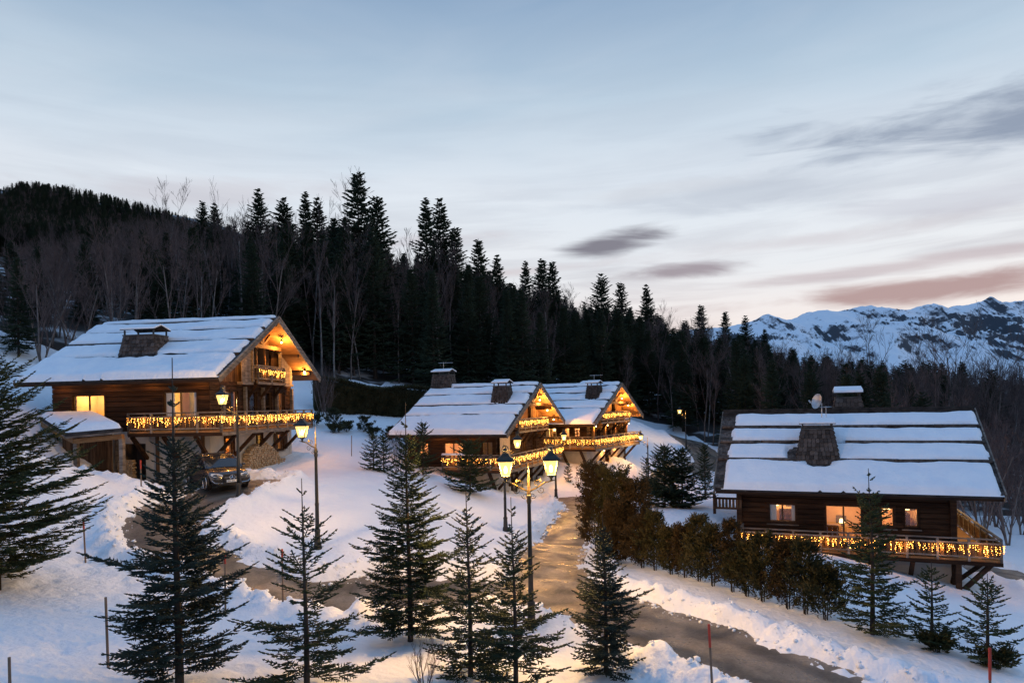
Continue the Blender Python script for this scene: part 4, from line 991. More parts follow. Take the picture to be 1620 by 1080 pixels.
# ---- the chalet on the right, seen from above
def right_chalet():
    c = Chalet('right', 'dark low chalet with striped snow roof behind the hedge, right of the picture', ox=21.54, oy=30, ze=2.61, yaw=-.396, L=12.24, Df=5.39, pit=.599, Dr=5.0, zg=-2.3, of=1.5, og=1.65, ol=1.14, orr=1.0)
    c.chim = ((-7.4, 2.5), (-5.7, 6.5)); xr = .02
    c.bare_spots = ((-8.45, 2.12, .42, .55), (-7.4, 1.48, .55, .22))
    c.roof([(-.10, 1.62, -11.95, xr, .22), (1.76, 2.84, -11.85, xr, .19), (3.0, 3.94, -11.75, xr, .18), (4.12, 5.05, -11.6, xr, .17), (5.36, 5.46, -10.2, -.05, .09)], [(5.6, 7.2, -12, 0, .15), (7.3, 8.8, -12, 0, .15), (8.9, 10.4, -12, 0, .15)], full_courses=True)
    c.guards((1.70, 2.92, 4.02), r=.085)
    zr = c.top(c.Df)
    for y, z in ((5.10, c.top(5.10) + .10), (5.34, zr + .10)):
        c.put(MB().box(-c.L - .03, .03, y - .05, y + .03, z - .12, z + .06), 'ridge_board', 'roof_board', c.roof_o)
    c.chimney(-7.4, 2.52, 2.1, 1.95, 1.42, 1.2, 5.42, True, .5, .20, .19, .06)
    c.chimney(-5.7, 6.5, 1.6, 1.4, 1.2, 1.0, 6.98, True, .5, .2, .19, .12)
    # thin snow ledges on the rear chimney crown
    c.antenna(-6.95, 2.75, 5.85, .75, .5, 1.2)
    m = c.put(MB().tube([(-7.15, 2.75, 5.8), (-7.15, 2.75, 6.75)], .028, 6), 'dish_mast', 'zinc')
    mb = MB(); vs = [(0, 0, 0)]; fs = []
    nseg = 16
    for k, (rr, d) in enumerate(((.16, .03), (.30, .09), (.36, .14))):
        for j in range(nseg):
            t = 6.2832 * j / nseg; vs.append((rr * math.cos(t), -d, rr * 1.12 * math.sin(t)))
    for j in range(nseg): fs.append((0, 1 + j, 1 + (j + 1) % nseg))
    for k in range(2):
        for j in range(nseg): a = 1 + k * nseg; fs.append((a + j, a + nseg + j, a + nseg + (j + 1) % nseg, a + (j + 1) % nseg))
    Mx = Matrix.Translation((-7.28, 2.72, 6.82)) @ Matrix.Rotation(R(-50), 4, 'Z') @ Matrix.Rotation(R(-14), 4, 'X')
    mb.add([Mx @ Vector(v) for v in vs], fs); c.put(mb, 'satellite_dish', 'zinc', m, True)
    mb = MB(); mb.tube([Mx @ Vector((0, -.12, -.38)), Mx @ Vector((0, -.55, -.12))], .015, 5); mb.tube([Mx @ Vector((0, -.50, -.15)), Mx @ Vector((0, -.62, -.07))], .04, 6); c.put(mb, 'receiver_arm', 'zinc', m)
    zf = -.33
    up = [(-9.74, -8.49, .73, 1.65), (-7.1, -5.5, -.25, 1.68), (-4.65, -4.12, .72, 1.65), (-3.65, -3.1, .74, 1.66)]
    c.logs('front', zf - .05, 2.75, up); c.logs('left', -2.3, 2.75, []); c.logs('rear', -2.3, 2.75, []); c.logs('gable', zf - .05, 2.75, [(5.0, 6.4, -.25, 1.7)])
    c.window('front', *up[0], lit=24, panes=2, color=(1, .56, .24), curtain='curtain'); c.window('front', *up[1], lit=30, panes=2, bars=0, color=(1, .55, .22), sill=False, depth=3.4)
    c.window('front', *up[2], lit=16, panes=1, color=(1, .55, .2), things=False, margin=.2); c.window('front', *up[3], lit=16, panes=1, color=(1, .55, .22), margin=.2)
    c.window('gable', 5.0, 6.4, -.25, 1.7, lit=20, panes=2, color=(1, .6, .3))
    c.plaster('front', -2.3, zf - .05, []); c.plaster('gable', -2.3, zf - .05, [])
    c.gable_boards('gable', 2.75, []); c.gable_boards('left', 2.75, [])
    c.balcony(-11.05, 9.9, zf)
    for x in (-1.68, -11.2): c.put(MB().box(x - .13, x + .13, 1.28, 1.50, zf - .2, 2.7), 'corner_post', 'timber')
    for x, y in ((-1.7, 1.2), (-1.7, .35)): c.put(MB().box(x - .11, x + .11, y - .11, y + .11, -2.6, zf - .31), 'deck_post', 'timber')
    mb = MB(); mb.beam((-1.6, .6, -2.0), (-.4, .6, zf - .32), .18, .2, (0, 1, 0)); c.put(mb, 'deck_brace', 'timber')
    # pierced valance under the eave at the left end
    c.put(MB().box(-12.3, -11.0, .28, .33, 1.95, 2.06), 'valance_rail', 'timber'); c.put(MB().box(-12.3, -11.0, .28, .33, 1.45, 1.56), 'valance_rail', 'timber')
    for i in range(8): c.put(MB().box(-12.3 + i * .168, -12.18 + i * .168, .285, .325, 1.56, 1.95), 'valance_board', 'timber_upright')
    c.put(MB().box(-12.40, -12.26, .25, .37, 1.2, 2.2), 'valance_post', 'timber')
    c.spot(-.9, 5.2, 2.2, 26, (1, .62, .22), .05); c.spot(-.9, 8.2, 2.2, 26, (1, .62, .22), .05)
    balcony_string(c, 'warm icicle lights along the deck rail of the right chalet behind the hedge', -11.05, 9.9, zf, 33, dz=.66)
    return c
RC = right_chalet()

# ------------------------------------------------------------------ street lanterns
def scroll(mb, c, u, r0, turns=1.25, flip=1, th=.012, n=14):
    """flat spiral in the plane of u and z."""
    pts = []
    for i in range(n + 1):
        t = i / n; a = t * turns * 6.283; r = r0 * (1 - .75 * t)
        pts.append(c + u * (r * math.cos(a)) + Vector((0, 0, flip * r * math.sin(a))))
    mb.tube(pts, [th * (1 - .4 * i / n) for i in range(n + 1)], 5)
def lantern(parent, c, power):
    """four-sided tapering lantern standing on c (parent space)."""
    x, y, z = c; b, t, h = .115, .20, .43
    fr = MB(); z0 = z + .10
    fr.lathe((x, y, z - .06), [(0, .015), (.03, .05), (.06, .03), (.10, .06), (.13, .09), (.16, .115)], 8)
    cb = [(x + i * b, y + j * b, z0) for i, j in ((-1, -1), (1, -1), (1, 1), (-1, 1))]; ct = [(x + i * t, y + j * t, z0 + h) for i, j in ((-1, -1), (1, -1), (1, 1), (-1, 1))]
    for p, q in zip(cb, ct): fr.beam(p, q, .022, .022)
    for ring in (cb, ct):
        for k in range(4): fr.beam(ring[k], ring[(k + 1) % 4], .026, .026)
    o = fr.build('lantern', 'iron', parent)
    rf = MB(); zt = z0 + h
    prof = [(.0, t + .05), (.05, t + .035), (.12, t * .72), (.19, t * .42), (.22, t * .36)]
    for (za, ra), (zb, rb) in zip(prof[:-1], prof[1:]):
        a = [(x + i * ra, y + j * ra, zt + za + .012) for i, j in ((-1, -1), (1, -1), (1, 1), (-1, 1))]; q = [(x + i * rb, y + j * rb, zt + zb + .012) for i, j in ((-1, -1), (1, -1), (1, 1), (-1, 1))]
        rf.add(a + q, [(k, (k + 1) % 4, (k + 1) % 4 + 4, k + 4) for k in range(4)])
    rf.lathe((x, y, zt + .22), [(0, .075), (.07, .075), (.08, .095), (.11, .06), (.14, .02), (.20, .028), (.24, .004)], 8)
    rf.build('lantern_roof', 'iron', o)
    hp = [Vector((x + .09 * math.cos(a), y, zt + .33 + .10 * math.sin(a))) for a in np.linspace(-.4, 3.6, 9)]
    MB().tube(hp, .012, 5).build('lantern_handle', 'iron', o)
    for k in range(4):
        p0, p1, q1, q0 = (Vector(v) for v in (cb[k], cb[(k + 1) % 4], ct[(k + 1) % 4], ct[k]))
        MB().add([p0 * .97 + p1 * .03, p1 * .97 + p0 * .03, q1 * .97 + q0 * .03, q0 * .97 + q1 * .03], [(0, 1, 2, 3)]).build('pane', 'lantern_glow', o, fix=False)
    MB().lathe((x, y, z0 + .08), [(0, .02), (.03, .045), (.12, .055), (.19, .035), (.22, .005)], 8).build('lamp_bulb', 'lantern_mantle', o, None, True)
    lamp('lamp_light', (x, y, z0 + .24), power * 1.9, (1.0, .53, .14), o, .09)
def street_lamp(x, y, z, label, arms, power=1000, lean=0.0, group='old-style lantern posts along the road'):
    """arms: list of (angle, reach)."""
    root = tag(empty('street_lamp', (x, y, z)), label, 'street lamp', group)
    MB().lathe((0, 0, -.3), [(0, .17), (.38, .165), (.46, .145), (.52, .15), (.60, .115), (.95, .10), (1.05, .115), (1.10, .085)], 12).build('base', 'iron', root, None, True)
    MB().lathe((0, 0, .75), [(0, .078), (.9, .070), (1.0, .078), (1.06, .066), (2.75, .052), (2.85, .075), (2.92, .06), (2.98, .085), (3.03, .06)], 10).build('post', 'iron', root, None, True)
    MB().lathe((0, 0, 3.75), [(0, .045), (.06, .065), (.14, .03), (.24, .042), (.30, .02), (.48, .036), (.54, .016), (.70, .024), (.76, .010), (.93, .003)], 8).build('finial', 'bronze', root, None, True)
    for a, reach in arms:
        u = Vector((math.cos(a), math.sin(a), 0)); g = MB()
        g.tube([Vector((0, 0, 3.86)), u * reach * .35 + Vector((0, 0, 3.96)), u * reach * .7 + Vector((0, 0, 4.10)), u * reach + Vector((0, 0, 4.14)), u * (reach + .12) + Vector((0, 0, 4.17))], [.028, .024, .022, .022, .01], 6)
        scroll(g, u * reach * .36 + Vector((0, 0, 4.09)), u, .10, flip=1); scroll(g, u * reach * .55 + Vector((0, 0, 3.90)), -u, .10, flip=-1); scroll(g, u * reach * .18 + Vector((0, 0, 3.74)), u, .09, flip=-1)
        g.lathe(u * reach * .52 + Vector((0, 0, 4.10)), [(0, .02), (.05, .035), (.12, .004)], 6)
        g.build('bracket', 'gilt', root)
        lantern(root, u * reach + Vector((0, 0, 4.20)), power)
    return root
def place_lamps():
    P = R(180)
    street_lamp(.42, 19.17, gz(.42, 19.17) - .05, 'lamp post with two lit lanterns on gilded arms in the centre foreground', [(R(4), .64), (R(184), .64)], 2000)
    street_lamp(-12.28, 30.5, gz(-12.28, 30.5) - .05, 'lamp post with one lit lantern standing in front of the dark car', [(R(176), .68)], 900)
    street_lamp(-7.48, 25.9, gz(-7.48, 25.9) - .05, 'lamp post on the open snow to the right of the left chalet', [(R(236), .62)], 900)
    street_lamp(-.46, 35.0, gz(-.46, 35) - .05, 'lamp post on snow just behind the left lantern of the twin lamp', [(R(5), .70)], 900)
    street_lamp(3.07, 49.7, gz(3.07, 49.7) - .05, 'lamp post at the foot of the farther middle chalet beside the road', [(R(10), .66)], 800)
    street_lamp(12.24, 62.0, gz(12.24, 62) - .05, 'small distant lamp post left of the round spruce pair', [(R(180), .62)], 800)
    street_lamp(20.3, 80.0, gz(20.3, 80) - .05, 'most distant lamp post, its lantern above the spruce pair', [(R(184), .70)], 800)
place_lamps()

# ------------------------------------------------------------------ car
def car():
    h = R(-50); c = Vector((-14.5, 33.35))
    root = tag(empty('parked_car', (c.x, c.y, float(base_z(np.array([c.x]), np.array([c.y]))[0]) + .02), h), 'dark grey SUV parked in front of the left chalet', 'car')
    # body shell: stations along x with top height, half width, sill height
    st = [(-2.30, .82, .74, .50), (-2.24, .95, .86, .38), (-2.0, 1.00, .93, .30), (-1.3, 1.00, .95, .28), (-.4, .985, .95, .26), (.5, .98, .95, .26), (1.0, 1.01, .945, .28), (1.5, .985, .93, .30), (1.95, .92, .90, .32), (2.18, .84, .80, .34), (2.30, .70, .66, .36)]
    mb = MB(); vs = []; rings = 15
    for x, zt, w, zb in st:
        half = [(0, zt + .015), (w * .55, zt + .005), (w * .84, zt - .025), (w * .955, zt - .10), (w, zt - .22), (w * .99, (zt + zb) * .5), (w * .97, zb + .10), (w * .88, zb)]
        ring = [(x, -a, b) for a, b in half[::-1]] + [(x, a, b) for a, b in half[1:]]
        vs += ring
    n = len(st); fs = [(i * rings + j, i * rings + j + 1, (i + 1) * rings + j + 1, (i + 1) * rings + j) for i in range(n - 1) for j in range(rings - 1)]
    fs += [tuple(range(rings)), tuple(range((n - 1) * rings, n * rings))[::-1]]
    mb.add(vs, fs); body = mb.build('body', 'car_paint', root, None, True)
    mod = body.modifiers.new('round', 'SUBSURF'); mod.levels = 1; mod.render_levels = 2
    # cabin
    def loft(stn, name, m, parent, smooth=True):
        mb = MB(); vs = []
        for x, z0, w0, z1, w1 in stn: vs += [(x, -w0, z0), (x, -w1, z1), (x, -w1 * .6, z1 + .035), (x, 0, z1 + .045), (x, w1 * .6, z1 + .035), (x, w1, z1), (x, w0, z0)]
        k = len(stn); mb.add(vs, [(i * 7 + j, i * 7 + j + 1, (i + 1) * 7 + j + 1, (i + 1) * 7 + j) for i in range(k - 1) for j in range(6)]); return mb.build(name, m, parent, None, smooth)
    loft([(-2.18, .93, .80, .97, .78), (-1.78, .95, .86, 1.38, .66), (-1.2, .95, .88, 1.53, .66), (-.3, .95, .885, 1.58, .68), (.25, .95, .88, 1.53, .67), (.62, .95, .87, 1.36, .70), (1.22, .95, .82, .985, .78)], 'windows', 'car_glass', root, False)
    loft([(-2.0, 1.24, .735, 1.275, .66), (-1.75, 1.385, .68, 1.425, .64), (-1.2, 1.53, .67, 1.56, .645), (-.3, 1.575, .69, 1.605, .66), (.2, 1.54, .685, 1.57, .655), (.34, 1.49, .69, 1.51, .66)], 'roof_panel', 'car_paint', root)
    for sg in (-1, 1):
        mb = MB(); mb.tube([(.30, sg * .70, 1.52), (.72, sg * .765, 1.30), (1.20, sg * .82, .985)], .035, 6); mb.build('windscreen_pillar', 'car_paint', root)
        mb = MB(); mb.beam((-.35, sg * .90, .98), (-.30, sg * .70, 1.56), .09, .03); mb.build('door_pillar', 'car_trim', root)
        mb = MB(); mb.tube([(-1.6, sg * .62, 1.585), (-.4, sg * .64, 1.66), (.1, sg * .64, 1.61)], .018, 5); mb.build('roof_rail', 'chrome', root)
        mb = MB(); mb.tube([(.78, sg * .93, 1.03), (.80, sg * 1.06, 1.09), (.72, sg * 1.08, 1.10)], [.04, .085, .05], 8); mb.build('wing_mirror', 'car_paint', root, None, True)
        mb = MB(); mb.box(-1.45, 1.0, sg * .905 - .02, sg * .905 + .02, .26, .38); mb.build('side_sill', 'car_trim', root)
        # headlamp: slanted almond
        mb = MB(); y0, y1 = sg * .40, sg * .80
        mb.add([(2.27, y0, .745), (2.30, y0, .67), (2.22, y1 * .95, .66), (2.03, sg * .87, .74), (2.05, sg * .85, .82), (2.17, sg * .70, .82), (2.15, y0, .72), (2.1, y1, .70)], [(0, 1, 2, 3, 4, 5), (0, 5, 6), (5, 4, 7, 6), (1, 6, 7, 2), (2, 7, 4, 3), (0, 6, 1)]); hl = mb.build('headlight', 'headlamp', root)
        mb = MB(); mb.tube([(2.285, sg * .48, .72), (2.25, sg * .62, .735), (2.17, sg * .76, .765)], .018, 5); mb.build('light_bar', 'chrome', hl)
        mb = MB(); mb.add([(2.325, sg * .46, .52), (2.335, sg * .46, .40), (2.24, sg * .80, .40), (2.20, sg * .84, .54)], [(0, 1, 2, 3)]); mb.build('air_intake', 'car_trim', root)
        mb = MB(); mb.tube([(2.345, sg * .42, .36), (2.27, sg * .74, .385), (2.22, sg * .86, .50)], .016, 5); mb.build('bumper_blade', 'chrome', root)
        for xw in (-1.42, 1.42):
            wl = link('wheel', None, root); wl.location = (xw, sg * .84, .36)
            mb = MB(); prof = [(-.12, .30), (-.11, .35), (-.05, .365), (.05, .365), (.11, .35), (.12, .30)]; nn = 22; vs = [(r_ * math.cos(6.2832 * j / nn), yy, r_ * math.sin(6.2832 * j / nn)) for yy, r_ in prof for j in range(nn)]
            mb.add(vs, [(i * nn + j, i * nn + (j + 1) % nn, (i + 1) * nn + (j + 1) % nn, (i + 1) * nn + j) for i in range(5) for j in range(nn)]); mb.build('tyre', 'tyre', wl, None, True)
            mb = MB(); yo = sg * .105
            for k in range(5):
                a = 6.2832 * k / 5 + .3
                for d in (-.10, .10): mb.beam((.05 * math.cos(a), yo, .05 * math.sin(a)), (.27 * math.cos(a + d), yo, .27 * math.sin(a + d)), .035, .045, (0, 1, 0))
            ring = [(.275 * math.cos(t), yo, .275 * math.sin(t)) for t in np.linspace(0, 6.2832, 23)]; mb.tube(ring, .028, 6, False)
            mb.tube([(0, yo - .02, 0), (0, yo + .02, 0)], .06, 8); mb.build('rim', 'chrome', wl)
            mb = MB(); mb.tube([(0, -.09, 0), (0, .07 if sg > 0 else .09, 0)] if sg > 0 else [(0, -.07, 0), (0, .09, 0)], .27, 18); mb.build('brake_disc', 'car_trim', wl)
            arc = [(xw + .45 * math.cos(t), sg * .925, .36 + .43 * math.sin(t)) for t in np.linspace(-.15, 3.29, 15)]; mb = MB(); mb.tube(arc, .045, 6); mb.build('wheel_arch', 'car_trim', root)
    gr = MB(); gr.add([(2.30, -.40, .76), (2.30, .40, .76), (2.345, .36, .48), (2.345, -.36, .48), (2.2, -.40, .76), (2.2, .40, .76), (2.2, .36, .48), (2.2, -.36, .48)], [(0, 1, 2, 3), (0, 4, 5, 1), (3, 2, 6, 7), (0, 3, 7, 4), (1, 5, 6, 2)]); g = gr.build('grille', 'car_trim', root)
    mb = MB()
    for sg in (-1, 1): mb.box(2.325, 2.36, sg * .13, sg * .36, .605, .63) if sg > 0 else mb.box(2.325, 2.36, -.36, -.13, .605, .63)
    mb.build('grille_bar', 'chrome', g)
    mb = MB(); ring = [(2.365, .115 * math.cos(t), .618 + .115 * math.sin(t)) for t in np.linspace(0, 6.2832, 25)]; mb.tube(ring, .013, 5, False)
    for k in range(3):
        a = math.pi / 2 + 6.2832 * k / 3; mb.tube([(2.37, 0, .618), (2.368, .108 * math.cos(a), .618 + .108 * math.sin(a))], [.030, .006], 4)
    mb.build('star_badge', 'chrome', g)
    pl = MB().box(2.35, 2.372, -.26, .26, .40, .51).build('number_plate', 'plate', root)
    mb = MB(); ch = random.Random(4)
    for k in range(7):
        y = -.20 + k * .062
        if k in (2, 5): mb.box(2.373, 2.376, y + .012, y + .032, .452, .460); continue
        mb.box(2.373, 2.376, y, y + .012, .425, .485); mb.box(2.373, 2.376, y + .032, y + .042, .425, .485); mb.box(2.373, 2.376, y + .012, y + .032, .45 if k % 2 else .475, .46 if k % 2 else .485)
    mb.build('plate_characters', 'plate_ink', pl)
    MB().box(2.20, 2.34, -.62, .62, .27, .37).build('bumper', 'car_trim', root)
    for sg in (-1, 1): MB().tube([(.95, sg * .1, .995), (1.0, sg * .55, 1.0)], .014, 5).build('wiper', 'car_trim', root)
car()

# ------------------------------------------------------------------ snow stakes
def stake(x, y, h, label, red=0.0, r=.028, lean=(0, 0), group='marker stakes standing in the snow', m='pole_wood'):
    z = gz(x, y); root = tag(empty('snow_stake', (x, y, z)), label, 'stake', group)
    root.rotation_euler = (lean[0], lean[1], 0)
    MB().lathe((0, 0, -.3), [(0, r), (h * (1 - red) + .3, r * .95)], 7).build('stake_shaft', m, root)
    if red: MB().lathe((0, 0, h * (1 - red)), [(0, r * 1.12), (h * red, r * 1.1)], 7).build('red_tip', 'pole_red', root)
for a in ((-8.76, 14.61, 1.5, 'tall bare wooden stake left of the biggest foreground spruce', 0), (-14.6, 23.2, 1.45, 'wooden stake beside the branches of the spruce at the left edge', .2), (-16.2, 29.7, 1.25, 'pale stake with orange-red tip by the bend of the drive', .3),
          (-8.35, 19.6, 1.7, 'stake between the two leftmost foreground spruces', .15), (-6.9, 20.2, 1.6, 'stake behind the thin open foreground spruce', .15), (4.35, 15.3, 1.35, 'grey stake with red tip at the bottom edge by the road', .38),
          (10.3, 14.9, 1.0, 'stake with red tip in the bottom right corner', .7), (-9.6, 12.9, .55, 'short stake top in the bottom left corner', 0), (-11.0, 46.5, 1.4, 'stake on the slope between the left and middle chalets', 0), (5.9, 43.5, 1.3, 'thin stake on the bank below the farther middle chalet', .0), (6.6, 45.0, 1.3, 'thin stake just beyond the column hedge', .0), (-9.6, 33.3, 1.6, 'metal stake on the snow just right of the left chalet', 0)):
    stake(a[0], a[1], a[2], a[3], a[4], lean=(random.uniform(-.03, .03), random.uniform(-.03, .03)))

# ------------------------------------------------------------------ vegetation
def unit(a): return a / np.maximum(np.linalg.norm(a, axis=-1, keepdims=True), 1e-9)
def spindles(P, Dv, L, Rd, k=3):
    """needle shoots: k-sided spindles from P along Dv."""
    n = len(P); Dv = unit(Dv); up = np.where(np.abs(Dv[:, 2:3]) > .9, np.array([[1., 0, 0]]), np.array([[0, 0, 1.]])); A = unit(np.cross(Dv, up)); B = np.cross(A, Dv)
    V = np.empty((n, k + 2, 3)); V[:, 0] = P; V[:, k + 1] = P + Dv * L[:, None]
    ph = rng.uniform(0, 6.28, n)
    for j in range(k):
        t = ph + 6.2832 * j / k; V[:, 1 + j] = P + Dv * (L * .35)[:, None] + (A * np.cos(t)[:, None] + B * np.sin(t)[:, None]) * Rd[:, None]
    f = [(0, 1 + (j + 1) % k, 1 + j) for j in range(k)] + [(k + 1, 1 + j, 1 + (j + 1) % k) for j in range(k)]
    F = (np.array(f)[None] + (np.arange(n) * (k + 2))[:, None, None]).reshape(-1, 3)
    return V.reshape(-1, 3), F
def prisms(P, Q, r0, r1):
    n = len(P); D = unit(Q - P); up = np.where(np.abs(D[:, 2:3]) > .9, np.array([[1., 0, 0]]), np.array([[0, 0, 1.]])); A = unit(np.cross(D, up)); B = np.cross(A, D); V = np.empty((n, 6, 3))
    for j in range(3):
        c, s = math.cos(2.0944 * j), math.sin(2.0944 * j); V[:, j] = P + (A * c + B * s) * r0[:, None]; V[:, 3 + j] = Q + (A * c + B * s) * r1[:, None]
    f = np.array([(0, 1, 4, 3), (1, 2, 5, 4), (2, 0, 3, 5)]); return V.reshape(-1, 3), (f[None] + (np.arange(n) * 6)[:, None, None]).reshape(-1, 4)
def blades(P, Dv, L, W):
    n = len(P); Dv = unit(Dv); A = unit(np.cross(Dv, rng.normal(size=(n, 3)))); V = np.empty((n, 4, 3)); V[:, 0] = P; V[:, 2] = P + Dv * L[:, None]; m = P + Dv * (L * .55)[:, None]
    V[:, 1] = m + A * W[:, None]; V[:, 3] = m - A * W[:, None]; return V.reshape(-1, 3), (np.arange(n) * 4)[:, None] + np.array([[0, 1, 2, 3]])
def spruce_data(h, r, seed, dz=.20, nb=6, step=.085, sub=True, tr=.020, droop=0.0, leader=.10, gap=.12, low=.05, power=.85, tl=.40, top_up=.75, curve=.30, jit=.36, pm=1.0):
    """young spruce: returns stem segments and needle shoots."""
    q = random.Random(seed); S = []; T = []          # stems (p,q,r0,r1) ; twigs (p,d,l,r)
    z = h * low + .05; w = 0
    while z < h * (1 - leader * .35):
        k = z / h; ln = r * min(1.0, pm * (1 - k) ** power) * q.uniform(.82, 1.12) + .05; n = nb if k < .9 else max(3, nb - 2)
        if k > 1 - leader and leader > .11: n = 3; ln = min(ln, .10 + .9 * h / 5 * (1 - k) * .35)
        for i in range(n):
            if q.random() < gap: continue
            az = 6.2832 * (i + w * .37) / n + q.uniform(-.25, .25); l = ln * q.uniform(1 - jit * 1.4, 1 + jit * .5) * (1 + .16 * math.sin(az * 2 + seed) + .10 * math.sin(az * 3 + z * 2.3 + seed))
            zz = z + q.uniform(-.3, .3) * dz
            e = top_up * k ** 1.3 - droop * (1 - k) + q.uniform(-.08, .08); cu = curve * (1 - k)
            f = np.array([math.cos(az), math.sin(az), 0]); sd = np.array([-f[1], f[0], 0])
            m = max(3, int(l / step)); prev = np.array([0, 0, zz]); pd = None
            for j in range(1, m + 1):
                t = j / m; p = np.array([0, 0, zz]) + f * l * t * math.cos(e) + np.array([0, 0, l * (math.sin(e) * t + cu * (t * t - .55 * t))])
                S.append((prev, p, .010 * (1 - t) * (l / 1.2) + .004, .010 * (1 - t) * (l / 1.2) + .003))
                d = p - prev
                if t > .22 or l < .35: T.append((prev, d, np.linalg.norm(d) * 1.5, tr * .95))
                if t > .12:
                    tw = l * tl * (1 - t) ** .8 * min(1, t * 3.2) + .055
                    for sg in (-1, 1):
                        if q.random() < .10: continue
                        dd = d / np.linalg.norm(d) * .62 + sd * sg * .78 + np.array([0, 0, q.uniform(-.22, .16) - droop * .3]); tl_ = tw * q.uniform(.7, 1.15); dd = dd / np.linalg.norm(dd)
                        T.append((p, dd, tl_, tr))
                        if sub and tl_ > .17:
                            c = int(tl_ / .085)
                            for a in range(1, c):
                                tt = a / c
                                for s2 in (-1, 1):
                                    d2 = dd * .7 + np.cross(dd, np.array([0, 0, 1.])) * s2 * .6 + np.array([0, 0, q.uniform(-.2, .15)]); T.append((p + dd * tl_ * tt, d2, (tl_ * (1 - tt) * .55 + .05) * q.uniform(.8, 1.15), tr * .9))
                prev = p
            T.append((prev, d, .06 + .04 * q.random(), tr))
        z += dz * (1 - .45 * k) * q.uniform(.8, 1.2); w += 1
        if k > 1 - leader: z += dz * (.6 if leader < .11 else 1.1)
    return S, T
def spruce_meshes(name, h, r, seed, m='needles', trunk_r=.05, **k):
    S, T = spruce_data(h, r, seed, **k)
    V1, F1 = prisms(np.array([a[0] for a in S]), np.array([a[1] for a in S]), np.array([a[2] for a in S]), np.array([a[3] for a in S]))
    V2, F2 = spindles(np.array([a[0] for a in T]), np.array([a[1] for a in T]), np.array([a[2] for a in T]), np.array([a[3] for a in T]) * rng.uniform(.8, 1.25, len(T)))
    mb = MB(); zz = np.linspace(-.3, h, 12); mb.tube([(0.02 * math.sin(a), 0.02 * math.cos(a * 1.3), a) for a in zz], [trunk_r * max(.06, 1 - max(a, 0) / h) + .004 for a in zz], 6)
    o = mb.build('trunk', 'bark'); tm = o.data; bpy.data.objects.remove(o)
    return dict(trunk=tm, branches=np_mesh('branches', V1, F1, 'bark'), foliage=np_mesh('foliage', V2, F2, m))
def plant_tree(name, parts, loc, label, cat, group=None, s=1.0, rz=0.0, lean=0.0):
    root = tag(empty(name, loc, rz), label, cat, group); root.scale = (s, s, s)
    if lean: root.rotation_euler = (lean, 0, rz)
    for k, me in parts.items(): tag(link(k, me, root), kind='stuff' if k in ('branches', 'twigs', 'foliage') else None)
    return root
